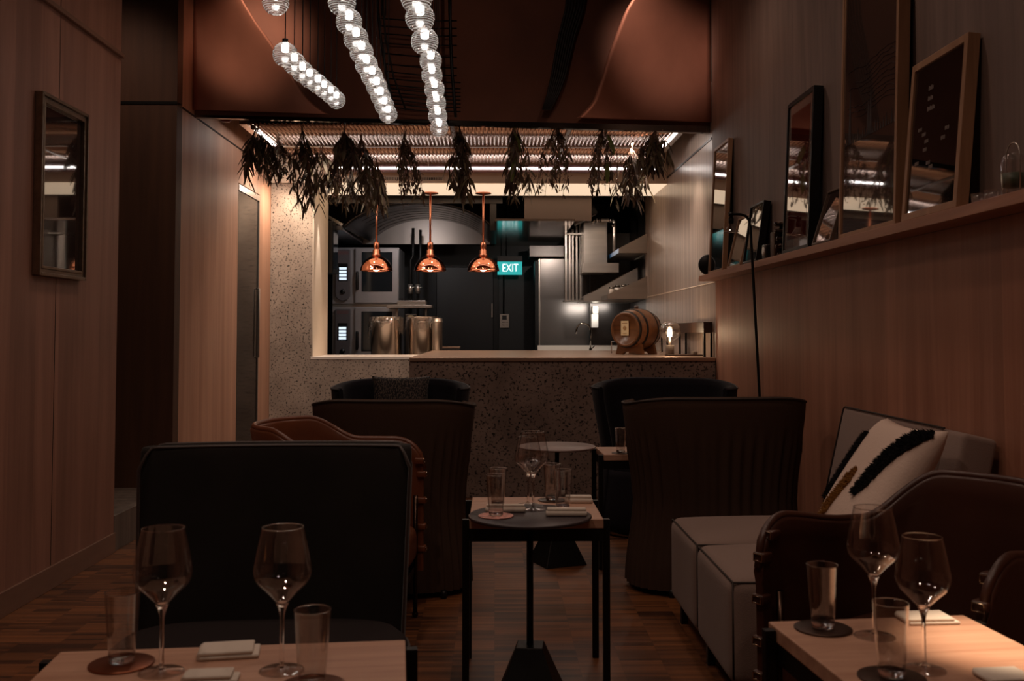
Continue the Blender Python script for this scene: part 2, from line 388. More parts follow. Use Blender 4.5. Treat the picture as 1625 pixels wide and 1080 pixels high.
# kitchen
struct('floor_kitchen', B(-4.2, 11.0, -.06, 2.4, 14.4, 0), STEEL_D)
struct('wall_kitchen_back', B(-3.2, 14.2, 0, 2.4, 14.3, 3.6), BLACKW)
struct('wall_kitchen_left', B(-3.0, 10.9, 0, -2.9, 14.2, 3.6), BLACKW)
struct('wall_kitchen_right', B(RW+.02, 11.5, 0, RW+.16, 14.2, 3.6), STEEL_D)
struct('ceiling_kitchen', B(.0, 10.92, 2.505, .88, 14.2, 2.53), mat('reflective ceiling steel', srgb(170,150,138), .13, .8, bump=.04, bscale=3))
struct('ceiling_kitchen_upper', B(-3.2, 10.9, 3.1, 2.4, 14.3, 3.2), STEEL_D)
d = thing('door_1', 'x', 'x'); del d['label']; del d['category']; d['kind'] = 'structure'
x0, x1 = atY(693, 500, 14.19).x, atY(783, 500, 14.19).x
DOORM = mat('black door', srgb(22,19,21), .4)
B(x0, 14.15, 0, x1, 14.195, 2.2).build('door_leaf', DOORM, d, bevel=.004)
MB().box(x0-.06, 14.14, 0, x0-.005, 14.199, 2.26).box(x1+.005, 14.14, 0, x1+.06, 14.199, 2.26).box(x0-.06, 14.14, 2.205, x1+.06, 14.199, 2.26).build('door_frame', BLACK, d)
p = atY(782, 492, 14.1); B(p.x-.02, 14.11, p.z-.1, p.x, 14.15, p.z+.1).build('door_handle', STEEL, d, bevel=.004)

# ---------------- counter ----------------
CY0, CY1, CZ = 7.85, 9.95, 1.092
cx0 = -.668
t = thing('bar_counter', 'wide speckled dark stone bar counter with a metal top', 'counter', (0, 0, 0))
B(cx0, CY0+.01, 0, RW-.003, CY1, CZ-.03).build('stone_front', STONE2, t, bevel=.004)
B(cx0, CY0, CZ-.03, RW-.003, WY1-.05, CZ).build('worktop', mat('brushed bronze top', srgb(190,160,138), .35, .6, bump=.05), t, bevel=.004)

# ---------------- copper panels above the counter ----------------
def PL(px, py, off=0):   # point on the copper plane (runs slightly oblique)
    dr = ray(px, py); P0 = Vector((LW, 7.40+off, 0)); Dv = Vector((RW-LW, .54, 0)); nn = Vector((-Dv.y, Dv.x, 0)).normalized()
    s_ = nn.dot(P0-CAM)/nn.dot(dr); return CAM+dr*s_
def copper_edge(pts, steps):
    # Catmull-Rom through points
    out = []
    P = [pts[0]]+pts+[pts[-1]]
    for i in range(1, len(P)-2):
        for k in range(steps):
            u = k/steps; a, b, c_, d_ = [Vector(q) for q in P[i-1:i+3]]
            out.append(.5*((2*b)+(-a+c_)*u+(2*a-5*b+4*c_-d_)*u*u+(-a+3*b-3*c_+d_)*u**3))
    out.append(Vector(P[-2])); return out
def sheet(name, label, edge_px, side, bottom_py):
    """sheet between the room side edge (x const) and a cut curve; bulges toward the room near the curve"""
    E = copper_edge([tuple(q) for q in edge_px], 8)
    pts = [PL(q[0], q[1]) for q in E]
    sidex = LW+.004 if side < 0 else RW-.004
    def fn(u, v):
        i = u*(len(pts)-1); k = min(int(i), len(pts)-2); f = i-k
        e = pts[k].lerp(pts[k+1], f)
        s0 = Vector((sidex, 7.40 if side < 0 else 7.94, e.z)); p = s0.lerp(e, v)
        bul = .34*smooth_step(v)*smooth_step((e.z-zb)/1.1)
        return (p.x, p.y-bul, p.z)
    zb = pts[-1].z
    mb = MB().grid(fn, len(pts)-1, 22)
    o = mb.build(name, COPPER, solid=.004)
    return o
COP_L = [(355,-130),(388,-10),(412,40),(440,80),(462,112),(484,150),(505,170),(522,181)]
COP_R = [(1035,-120),(1003,-2),(985,35),(975,60),(962,95),(955,120),(947,143),(937,165),(915,187)]
o = sheet('copper_sheet', '', COP_L, -1, 182); tag(o, 'curved copper sheet hanging over the left side, wave-cut edge beside the pendants', 'copper panel', 'curved copper sheets')
o = sheet('copper_sheet', '', COP_R, 1, 190); tag(o, 'curved copper sheet at the right, S-shaped edge, beside the smoked wall', 'copper panel', 'curved copper sheets')
# flat bulkhead behind them, shade put into its copper colour
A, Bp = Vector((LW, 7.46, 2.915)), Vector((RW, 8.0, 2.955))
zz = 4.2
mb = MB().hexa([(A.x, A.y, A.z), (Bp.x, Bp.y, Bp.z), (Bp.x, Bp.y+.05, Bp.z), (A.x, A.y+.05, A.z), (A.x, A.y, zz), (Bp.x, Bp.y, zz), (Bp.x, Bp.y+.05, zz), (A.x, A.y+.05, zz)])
struct('wall_bulkhead', mb, COPPER_SHADE)
mb = MB().hexa([(A.x, A.y+.0, A.z-.02), (Bp.x, Bp.y, Bp.z-.055), (Bp.x, Bp.y+.05, Bp.z-.055), (A.x, A.y+.05, A.z-.02), (A.x, A.y, A.z-.001), (Bp.x, Bp.y, Bp.z-.001), (Bp.x, Bp.y+.05, Bp.z-.001), (A.x, A.y+.05, A.z-.001)])
struct('trim_12', mb, STEEL_M)
# corrugated canopy ceiling
def corr(x0, x1, y0, y1, z):
    n = int((x1-x0)/.034)
    return MB().grid(lambda u, v: (x0+(x1-x0)*u, y0+(y1-y0)*v, z+.007*math.cos(u*n*2*PI)), n*8, 1)
CORR = mat('corrugated metal', srgb(206,176,160), .26, .95)
cz = 2.965
xs = [-1.99, .38, 1.52]
k = 13
for (xa, xb) in ((-1.99, -.36), (-.33, .60), (.63, 1.52)):
    for (ya, yb) in ((8.02, 8.95), (8.99, 9.98)):
        o = struct('ceiling_panel_%d' % k, corr(xa, xb, ya, yb, cz), CORR, solid=.003); k += 1
struct('ceiling_canopy_frame', MB().box(-2.05, 8.95, cz-.012, 1.58, 8.99, cz+.02).box(-.36, 8.0, cz-.012, -.33, 10.0, cz+.02).box(.60, 8.0, cz-.012, .63, 10.0, cz+.02)
    .box(-2.05, 8.0, cz-.01, -1.99, 10.0, cz+.02).box(1.52, 8.0, cz-.01, 1.58, 10.0, cz+.02).box(-2.05, 8.0, cz+.03, 1.58, 10.02, cz+.05), STEEL)
# light tubes
TUBE = emit('cool white tube', (1, .90, .84, 1), 9)
def light_tube(label, p0, p1, r, grp):
    t = thing('light_tube', label, 'light', tuple((Vector(p0)+Vector(p1))/2), 0, grp)
    o = Vector(t.location); q0, q1 = Vector(p0)-o, Vector(p1)-o
    MB().tube([q0, q1], r, 12).build('tube', TUBE, t)
    for q in (q0, q1):
        dd = (q1-q0).normalized()*.02*(1 if q is q0 else -1)
        MB().tube([q-dd*.5, q+dd], r*1.5, 12).build('end_cap', STEEL, t)
    return t
light_tube('slim glowing light tube along the left edge of the corrugated canopy', (-1.95, 8.05, 2.94), (-1.95, 9.0, 2.94), .013, 'light tubes under the canopy')
light_tube('slim glowing light tube along the right edge of the corrugated canopy', (1.50, 8.05, 2.94), (1.50, 8.95, 2.94), .013, 'light tubes under the canopy')
light_tube('long horizontal glowing light tube at the back of the canopy behind the herbs', (-1.78, 9.80, 2.90), (1.62, 9.80, 2.90), .011, 'light tubes under the canopy')
tb = [o for o in bpy.data.objects if o.name.startswith('light_tube')][-1]
for x in (-1.6, -.5, .6, 1.5): B(x-.08, -.004, .008, x-.068, .004, .056).build('hanger', STEEL, tb)
o = MB().tube([(-1.80, 9.86, 2.905), (1.64, 9.86, 2.905)], .042, 16).build('ceiling_pipe', mat('mauve painted pipe', srgb(120,92,92), .3, .5))
tag(o, 'long mauve metal pipe across the back of the canopy behind the light tube', 'pipe')
o = MB().lathe([(.0, -.03), (.035, -.03), (.045, 0), (.02, .03), (0, .03)], 16).build('fire_alarm_bell', mat('red enamel', srgb(120,16,18), .3))
o.location = atY(358, 187, 7.7); tag(o, 'small round red alarm dome under the copper sheet at the left', 'alarm'); 
mb = MB(); 
MB().cyl(.012, 0, .06, 10).build('stem', BLACK, o).location = (0, 0, .02)
# ---------------- globe pendants ----------------
GLOBE = thin_glass('ribbed clear glass', (.93, .93, .93, 1), .13, 2.0, .15, 2*PI/.0085)
BULB = emit('white lamp core', (1, .91, .84, 1), 13)
R0 = .058
def make_globe():
    t = thing('pendant_lamp', '', 'pendant lamp')
    prof = []
    n = 60
    for i in range(n+1):
        th = PI*(.06+.94*i/n); rr = R0*(1+.016*math.cos(i*PI))
        prof.append((rr*math.sin(th) if i < n else 0, rr*math.cos(th)))
    MB().lathe(prof, 28, caps=False).build('ribbed_globe', GLOBE, t, fix=False)
    MB().lathe([(0, .012), (.012, .012), (.017, .018), (.018, .044), (.012, .05), (0, .05)], 16).build('lamp_core', BULB, t)
    MB().cyl(.014, .05, .075, 14).build('cap', BLACK, t)
    return t
RING = {1: [(437.5,3,21.2),(452.5,86.6,19.5),(467,100.5,18.2),(480,114,17),(491.6,124,16.2),(504.4,133,15.6),(514.5,141.5,14.9),(525,150,14.5),(533.8,158.5,14.2)],
 2: [(542.6,3,22.3),(553.9,34.8,20.9),(565,61.4,19.8),(573.7,82.6,18.7),(581.6,103.3,18),(590.4,121,17.3),(597.8,137.3,16.7),(604,153,15.9),(610,167.6,15.3),(616,181,14.7)],
 3: [(661,-3,25),(666.5,28.3,23.3),(674,65.7,21.8),(683.5,96.8,17.8),(685.5,119,16.9),(689.5,141.5,16.3),(692.3,163.3,15.7),(694.6,184,15.3),(697,202.4,14.4)]}
ordw = ['nearest', 'second', 'third', 'fourth', 'fifth', 'sixth', 'seventh', 'eighth', 'ninth', 'tenth']
rown = {1: 'left row', 2: 'middle row', 3: 'right row'}
g0 = make_globe(); first = True
for row, pts in RING.items():
    last = len(pts)-1
    for i, (px, py, r) in enumerate(pts):
        Y = R0*F/r; p = atY(px, py, Y)
        lab = 'ribbed glass globe pendant, %s from the camera in the %s' % (ordw[i] if i < last else 'farthest', rown[row])
        if i == 0: lab = 'ribbed glass globe pendant at the photo top edge, nearest of the %s' % rown[row]
        if first: t = g0; first = False; t.location = p; t['label'] = lab; t['group'] = 'ribbed globe pendants'
        else: t = dup(g0, lab, p, 0, 'ribbed globe pendants')
for t in [o for o in bpy.data.objects if o.name.startswith('pendant_lamp')]:
    MB().tube([(0, 0, .07), (0, 0, 4.19-t.location.z)], .0032, 6).build('cable', BLACK, t)

# black lattice frame hanging before the dark bulkhead
t = thing('lattice_frame', 'black slatted lattice frame hanging under the dark ceiling between the right two pendant rows', 'lattice', (0, 0, 0))
rails = MB(); rungs = MB()
rl = [PL(x, y, -.25) for x, y in ((598, -40), (600, 20), (604, 60), (612, 110), (622, 160), (630, 185))]
rr_ = [PL(x, y, -.25) for x, y in ((713, -40), (714, 20), (715, 60), (717, 110), (721, 160), (723, 186))]
rl2 = [PL(x, y, -.28) for x, y in ((606, -40), (608, 20), (612, 60), (624, 120), (644, 175))]
rails.tube(rr_, .012, 8); rails.tube(rl, .010, 8); rails.tube(rl2, .007, 8)
rails.build('rail', BLACK, t)
for y in (33, 45, 57, 72, 91, 108, 120, 131, 141, 147, 153, 159, 165, 171, 177):
    a = PL(601+max(0, (y-60))*.15, y-4 if y < 80 else y-7, -.25); b_ = PL(725 if y < 130 else 731, y, -.25)
    m_ = (a+b_)/2+Vector((0, 0, -.012))
    rungs.tube([a, m_, b_], .005, 6)
rungs.build('rung', BLACK, t)
for x in (600, 606, 612, 716):
    q = PL(x, 25, -.26); MB().tube([q, (q.x, q.y, 4.2)], .004, 6).build('suspension_rod', BLACK, t)
# dark strands shaped as the ribbed shadow right of the lattice
t = thing('cable_bundle', 'flat ribbed bundle of dark cables hanging diagonally over the dark copper bulkhead', 'cables', (0, 0, 0))
for k in range(7):
    w = k/6
    pts = [PL(x0_+(x1_-x0_)*w, y, -.05) for (x0_, x1_, y) in ((903, 934, -30), (898, 925, 15), (888, 912, 55), (881, 904, 90), (876, 897, 120), (869, 886, 150), (862, 872, 174))]
    MB().tube(pts, .010, 6).build('cable', mat('dark cable', srgb(24,16,13), .6) if k == 0 else bpy.data.materials['dark cable'], t)

# ---------------- hanging dried herb bundles ----------------
LEAF = mat('dried eucalyptus leaf', srgb(112,98,72), .6, vary=.45, vscale=9)
LEAF2 = mat('dark dried leaf', srgb(84,64,50), .6, vary=.4, vscale=9)
BERRY = mat('dried seed heads', srgb(142,112,94), .7, vary=.4, vscale=60)
STEM = mat('dry brown stems', srgb(110,74,52), .7, vary=.3, vscale=40)
GREEN = mat('fresh green leaf', srgb(112,122,60), .5, vary=.3, vscale=12)
WIRE = mat('pale metal hook', srgb(190,170,150), .3, .9)
def leaf(mb, p, d, ln, w, droop, rnd):
    d = d.normalized(); side = d.cross(Vector((0, 0, 1)))
    side = side.normalized() if side.length > .1 else Vector((1, 0, 0))
    side = (Matrix.Rotation(rnd.uniform(0, PI), 3, d) @ side)
    vs = []; K = 5; q = Vector(p); dd = d.copy()
    for i in range(K+1):
        u = i/K; ww = w*math.sin(PI*min(.97, u*.9+.08))**.8
        vs += [q-side*ww/2, q+side*ww/2 + Vector((0, 0, .0008))]
        dd = (dd+Vector((0, 0, -droop/K))).normalized(); q = q+dd*ln/K
    mb.add(vs, [(2*i, 2*i+1, 2*i+3, 2*i+2) for i in range(K)], True)
def herb(px, ytop, ybot, wpx, Y, label, kind, seed, lean=0):
    rnd = random.Random(seed)
    top = atY(px, ytop, Y); bot = atY(px+lean, ybot, Y); H = top.z-bot.z; W = wpx/F*Y
    t = thing('hanging_herb_bundle', label, 'dried herbs', (top.x, top.y, top.z), 0, 'dried herb bundles hung under the canopy')
    lx = bot.x-top.x
    # hook and cord up to the canopy
    up = 2.955-top.z
    hk = MB(); hk.tube([(0, 0, .0), (.004, 0, up*.5), (0, 0, max(up-.03, .02))], .0018, 5)
    hk.tube([(0, 0, up-.035), (.016, 0, up-.03), (.018, 0, up-.012), (.004, 0, up)], .0022, 5)
    hk.build('hook', WIRE, t)
    st = MB()
    lf = MB(); lf2 = MB(); be = MB(); gr = MB()
    nst = 16
    tips = []
    for i in range(nst):
        a = rnd.uniform(0, 2*PI); sp = rnd.uniform(.15, 1)*W*.58; L_ = H*rnd.uniform(.55, .92)
        P = []
        for k in range(6):
            u = k/5; z = -L_*u
            P.append(Vector((lx*u*L_/H+math.cos(a)*(sp*smooth_step(u*2.0)+.006), math.sin(a)*(sp*.8*smooth_step(u*2.0)+.006), z)))
        st.tube(P, [.0028]*3+[.002]*3, 4); tips.append(P)
    for i in range(3): st.tube([Vector((rnd.uniform(-.02,.02), 0, .05)), Vector((rnd.uniform(-.008,.008), 0, -.03))], .003, 5)
    def along(P, u):
        f = u*5; k = min(4, int(f)); return P[k].lerp(P[k+1], f-k)
    nl = {0: 210, 1: 170, 2: 200}[kind]
    for i in range(nl):
        P = rnd.choice(tips); u = rnd.uniform(.12, 1)
        p = along(P, u); a = rnd.uniform(0, 2*PI)
        d = Vector((math.cos(a)*.8, math.sin(a)*.8, rnd.uniform(-1.7, -.5)))
        ln = rnd.uniform(.07, .16) if kind != 1 else rnd.uniform(.04, .08)
        leaf(rnd.choice((lf, lf2)), p, d, ln, rnd.uniform(.012, .024) if kind != 2 else rnd.uniform(.016, .034), rnd.uniform(.3, 1.5), rnd)
    if kind in (0, 2):
        for i in range(7):
            a = rnd.uniform(0, 2*PI); p = along(rnd.choice(tips), rnd.uniform(.6, .95))
            leaf(lf, p, Vector((math.cos(a)*.7, math.sin(a)*.5, -1)), rnd.uniform(.13, .2), .018, 1.2, rnd)
    nb = {0: 70, 1: 330, 2: 160}[kind]
    for i in range(nb):
        P = rnd.choice(tips); u = rnd.uniform(.1, 1); p = along(P, u)+Vector((rnd.gauss(0, .022), rnd.gauss(0, .022), rnd.gauss(0, .02)))
        be.sphere(p, rnd.uniform(.0035, .0065), 5, 4)
        if i % 3 == 0: st.tube([along(P, u), p], .0009, 3)
    st.build('stems', STEM, t); o1 = lf.build('leaves', LEAF, t, fix=False); o1['kind'] = 'stuff'; o1 = lf2.build('leaves', LEAF2, t, fix=False); o1['kind'] = 'stuff'
    ob = be.build('seed_heads', BERRY, t, fix=False); ob['kind'] = 'stuff'
    if 'green' in label:
        for i in range(3): leaf(gr, Vector((rnd.uniform(-.02, .03), -.03, -H*(.12+.18*i))), Vector((rnd.uniform(-.2, .5), -.2, -1)), .17, .045, .5, rnd)
        gr.build('green_leaves', GREEN, t, fix=False)
    return t
herb(408, 203, 292, 46, 8.0, 'dried herb bundle with curled leaves, leftmost under the canopy beside the oak panelling', 0, 11)
herb(440, 222, 300, 46, 8.3, 'dried herb bundle of small berries, second from the left under the canopy', 1, 12)
herb(480, 208, 345, 56, 8.05, 'long dried eucalyptus bundle whose tips hang lowest in front of the speckled stone wall', 0, 13, 6)
herb(510, 240, 300, 44, 8.9, 'small dark herb bundle between the long eucalyptus bundle and the ring-hung bundle', 2, 14)
herb(546, 210, 262, 44, 7.95, 'short round dark herb posy hung from a ring at the canopy edge', 2, 15)
herb(534, 262, 335, 40, 9.3, 'dried herb bundle hanging over the cream soffit, below the ring-hung posy', 1, 16)
herb(573, 222, 338, 50, 8.3, 'leafy dried herb bundle just left of the left copper heat lamp rod', 0, 17)
herb(598, 258, 345, 40, 9.2, 'dried herb bundle hanging straight above the left copper heat lamp', 2, 18)
herb(641, 215, 345, 44, 8.0, 'long dried herb bundle between the left and middle copper heat lamps', 1, 19, 14)
herb(727, 196, 330, 38, 8.0, 'narrow dark herb bundle hanging between the middle and right copper heat lamps', 2, 20)
herb(816, 196, 325, 40, 8.0, 'grey green herb bundle hanging in front of the steel kitchen ceiling with the exit reflection', 0, 21, 3)
herb(884, 198, 330, 46, 8.0, 'bushy herb bundle with brown stems and berries, right of the exit sign', 1, 22, -14)
herb(958, 200, 325, 48, 8.0, 'herb bundle with bright green leaves near the right end of the canopy', 1, 23, -6)
herb(1002, 236, 335, 48, 8.6, 'dark leafy herb bundle left of the striped travertine wall', 0, 24, 0)
herb(1040, 208, 272, 42, 7.95, 'small herb bundle at the far right end of the canopy before the travertine wall', 2, 25, -6)
# ---------------- copper heat lamps ----------------
HOT = emit('heat lamp bulb', (1, .72, .5, 1), 5)
def make_heat_lamp():
    t = thing('heat_lamp', '', 'lamp')
    MB().lathe([(0, 0), (.085, 0), (.085, -.012), (.04, -.02), (0, -.02)], 28).build('ceiling_plate', COPPER_B, t)
    MB().cyl(.011, -.585, -.015, 12).build('rod', COPPER_B, t)
    MB().lathe([(.022, -.53), (.032, -.54), (.032, -.60), (.024, -.605), (.04, -.615), (.042, -.66), (.05, -.665), (.05, -.68), (.02, -.68)], 20).build('socket', COPPER_B, t)
    R = .172; prof = []
    for i in range(17):
        a = PI/2*(1-i/16*.93); prof.append((R*math.cos(a)+.002, -.855+R*1.03*math.sin(a)))
    prof.append((R+.006, prof[-1][1]-.004)); k = len(prof)
    outer = prof; inner = [(r-.004 if r > .006 else 0.0, z-.004) for r, z in reversed(prof[:-1])]
    MB().lathe(outer+inner, 40, caps=False).build('dome_shade', COPPER_P, t)
    MB().sphere((0, 0, -.80), .045, 16, 10).build('bulb', HOT, t)
    return t
hl = make_heat_lamp()
for i, (px, lab) in enumerate(((598, 'left of the three polished copper dome heat lamps, before the upper oven'), (683, 'middle of the three polished copper dome heat lamps, over the stock pots'), (767, 'right of the three polished copper dome heat lamps, beside the exit sign'))):
    p = atY(px, 305, 10.68); z = AZ1-.001; z = 2.779
    if i == 0: t = hl; t.location = (p.x, 10.68, z); t['label'] = lab; t['group'] = 'copper heat lamps'
    else: t = dup(hl, lab, (p.x, 10.68, z), 0, 'copper heat lamps')
    l = bpy.data.lights.new('heat_light', 'SPOT'); l.energy = 7; l.color = (1, .7, .5); l.spot_size = 2.2; l.spot_blend = .8; l.shadow_soft_size = .03
    lo = bpy.data.objects.new('heat_light', l); C.objects.link(lo); lo.location = (p.x, 10.68, z-.86)

# ---------------- ovens ----------------
OVEN = mat('oven steel', srgb(178,174,176), .36, .6, vary=.06, vscale=3)
SCREEN = emit('oven display', (.75, .88, 1, 1), 1.1)
OGL = mat('dark oven glass', srgb(40,46,50), .06, .3)
def make_oven():
    t = thing('combi_oven', '', 'oven')
    w, h = .82, .70
    B(0, .02, 0, w, .8, h).build('body', OVEN, t, bevel=.006)
    B(.285, -.02, .012, w-.006, .02, h-.012).build('door', OVEN, t, bevel=.006)
    dr = [o for o in bpy.data.objects if o.parent == t and o.name.startswith('door')][0]
    B(.365, -.026, .15, w-.075, -.015, h-.06).build('door_window', OGL, dr, bevel=.004)
    MB().rbox(.30, -.065, .17, .335, -.02, .40, .015, 3).build('handle', BLACKP, dr)
    # tongue shaped control panel
    poly = [(.045, h-.03), (.225, h-.03)]
    for i in range(11):
        a = -PI*i/10; poly.append((.135+.09*math.cos(a)*(1-.0*i), .12+.08*math.sin(a)))
    pn = MB().prism(poly, -.022, .02).build('control_panel', mat('control panel grey', srgb(92,86,88), .4) if 'control panel grey' not in bpy.data.materials else bpy.data.materials['control panel grey'], t, bevel=.004)
    B(.075, -.027, .28, .195, -.018, .50).build('display_bezel', BLACKP, pn, bevel=.003)
    mb = MB()
    for k in range(4): mb.box(.09, -.030, .295+.042*k, .18, -.026, .325+.042*k)
    mb.build('display', SCREEN, pn)
    MB().lathe([(0, 0), (.032, 0), (.030, .018), (0, .02)], 20, M=Matrix.Translation((.135, -.02, .15)) @ Matrix.Rotation(PI/2, 4, 'X')).build('dial', BLACKP, pn)
    MB().box(.065, -.024, h-.09, .205, -.020, h-.05).build('badge', bpy.data.materials.get('badge red') or mat('badge red', srgb(104,78,78), .4), pn)
    return t
ov = make_oven(); p = atY(527, 482, 12.4)
ov.location = (p.x, 12.4, 1.635); ov['label'] = 'upper steel combi oven with lit display at the left of the kitchen'; ov['group'] = 'stacked combi ovens'
dup(ov, 'lower steel combi oven of the stack, partly hidden by the stock pot', (p.x, 12.4, .90), 0, 'stacked combi ovens')
tag(MB().box(p.x-.01, 12.42, 0, p.x+.83, 13.2, .89).build('oven_stand', STEEL_D, bevel=.005), 'dark steel stand under the stacked ovens', 'stand')
tag(MB().box(p.x, 12.43, 1.601, p.x+.82, 13.2, 1.634).build('stacking_frame', STEEL), 'flat steel stacking frame between the two ovens', 'frame')
# wall screen on the reveal
t = thing('wall_screen', 'dark angled screen mounted at the left end of the pass opening', 'screen', (0, 0, 0))
a = atY(513, 350, 10.95); b_ = atY(527, 430, 10.95)
B(a.x-.02, 10.93, b_.z-.02, b_.x+.01, 11.3, a.z).build('housing', BLACKP, t, bevel=.012)
B(b_.x+.008, 10.96, b_.z+.03, b_.x+.013, 11.27, a.z-.04).build('screen', mat('dark blue screen', srgb(26,34,42), .1), t)
MB().tube([(a.x-.04, 11.1, b_.z+.1), (a.x-.02, 11.1, b_.z+.1)], .03, 12).build('wall_bracket', STEEL, t)

# ---------------- extractor hood with vaulted inside ----------------
t = thing('extractor_hood', 'large steel extractor hood with a vaulted dark inside above the ovens', 'extractor hood', (0, 0, 0))
yb = 12.9; xl = atY(540, 380, yb).x-.55; xr = atY(775, 380, yb).x; zl = 2.42
za = atY(683, 348, yb).z; xa = atY(590, 380, yb).x; cx = (xa+xr)/2
def vz(x):
    u = (x-cx)/((xr-xa)/2); return zl+.03+(za-zl-.03)*max(0, 1-u*u)**.8
poly = [(xr, zl), (xl, zl), (xl, 2.5), (xa, zl+.03)]+[(xa+(xr-xa)*i/16, vz(xa+(xr-xa)*i/16)) for i in range(1, 16)]+[(xr, zl+.03)]
MB().prism([(xl, zl), (xr+.02, zl), (xr+.02, 3.0), (xl, 3.0)], yb, yb+.02).build('end_panel', mat('hood end steel', srgb(150,138,130), .38, .6, vary=.1, vscale=1), t)
x2 = atY(762, 330, 11.2).x+.15; x1_ = atY(545, 330, 11.2).x
def vault(u, v):
    xa_, xr_ = (x1_+(xa-x1_)*v, x2+(xr-x2)*v); x = xa_+(xr_-xa_)*u; y = 11.15+(yb-11.15)*v
    w = 2*u-1; return (x, y, zl+.03+(za-zl-.03)*(1-abs(w)**2.2)**.8)
MB().grid(vault, 24, 12).build('vault', mat('hood inner steel', srgb(70,66,66), .3, .9, vary=.25, vscale=3, stretch=(1, 6, 1)), t, solid=.006)
mb = MB()
for i in range(7):
    yy = 11.3+i*.23
    mb.tube([vault(u/12, (yy-11.15)/(yb-11.15)) for u in range(1, 12)], .006, 5)
mb.build('vault_rib', STEEL_D, t)
B(xl, 11.12, zl, x1_-.0, yb, zl+.05).build('side_panel', STEEL_D, t, bevel=.004)
for k in range(3):
    MB().hexa([(x1_-.35, 11.2+k*.5, 2.66), (x1_-.02, 11.2+k*.5, 2.47), (x1_-.02, 11.6+k*.5, 2.47), (x1_-.35, 11.6+k*.5, 2.66), (x1_-.33, 11.2+k*.5, 2.69), (x1_, 11.2+k*.5, 2.50), (x1_, 11.6+k*.5, 2.50), (x1_-.33, 11.6+k*.5, 2.69)]).build('grease_filter', STEEL, t, bevel=.004)
B(xr+.03, 11.12, zl+.0, xr+.10, yb, 3.0).build('side_panel', STEEL_D, t)
B(x1_-.5, 11.10, 2.72, x2+.1, 11.13, 3.0).build('front_panel', STEEL_D, t)
# steel duct plate right
a, b_ = atY(832, 314, 11.05), atY(938, 351, 11.05)
struct('trim_13', B(a.x, 11.0, b_.z, b_.x, 11.04, 3.099), mat('dull steel fascia', srgb(120,104,96), .4, .7))

# ---------------- exit sign and intercom ----------------
t = thing('exit_sign', 'glowing teal EXIT sign on the black kitchen wall', 'sign', (0, 0, 0))
a, b_ = atY(789, 406, 13.9), atY(829, 436, 13.9); zc = atY(809, 415, 13.9).z
B(a.x, 13.87, zc, b_.x, 13.93, a.z).build('housing', mat('grey plastic', srgb(70,68,68), .5), t, bevel=.004)
B(a.x+.004, 13.88, b_.z, b_.x-.004, 13.9, zc-.001).build('sign_panel', emit('teal sign light', srgb(40,178,176), .95), t, bevel=.001)
M_ = Matrix.Translation(((a.x+b_.x)/2+.005, 13.878, (zc+b_.z)/2)) @ Matrix.Rotation(PI/2, 4, 'X') @ Matrix.Diagonal((.82, 1.15, 1, 1))
text_mesh('EXIT', .135, 'lettering', emit('white sign letters', (.9, 1, 1, 1), 1.6), M_, t, .001)
MB().tube([((a.x+b_.x)/2-.05, 13.9, a.z), ((a.x+b_.x)/2-.05, 13.9, 3.1)], .008, 6).build('hanging_rod', BLACK, t)
t = thing('door_intercom', 'small steel intercom panel on the black wall below the exit sign', 'intercom', (0, 0, 0))
a, b_ = atY(793, 498, 14.15), atY(808, 520, 14.15)
pl = B(a.x, 14.17, b_.z, b_.x, 14.2, a.z).build('face_plate', STEEL, t, bevel=.004)
B(a.x+.035, 14.165, a.z-.08, b_.x-.035, 14.171, a.z-.02).build('camera_window', BLACKP, t)
mb = MB(); 
for k in range(3):
    for j in range(2): mb.cyl(.008, 0, .004, 8, M=Matrix.Translation((a.x+.045+.03*k, 14.17, b_.z+.04+.04*j)) @ Matrix.Rotation(PI/2, 4, 'X'))
mb.build('button', STEEL_D, t)
MB().tube([((a.x+b_.x)/2-.01, 14.19, a.z), ((a.x+b_.x)/2-.01, 14.19, 2.15)], .012, 8).build('conduit', BLACK, t)

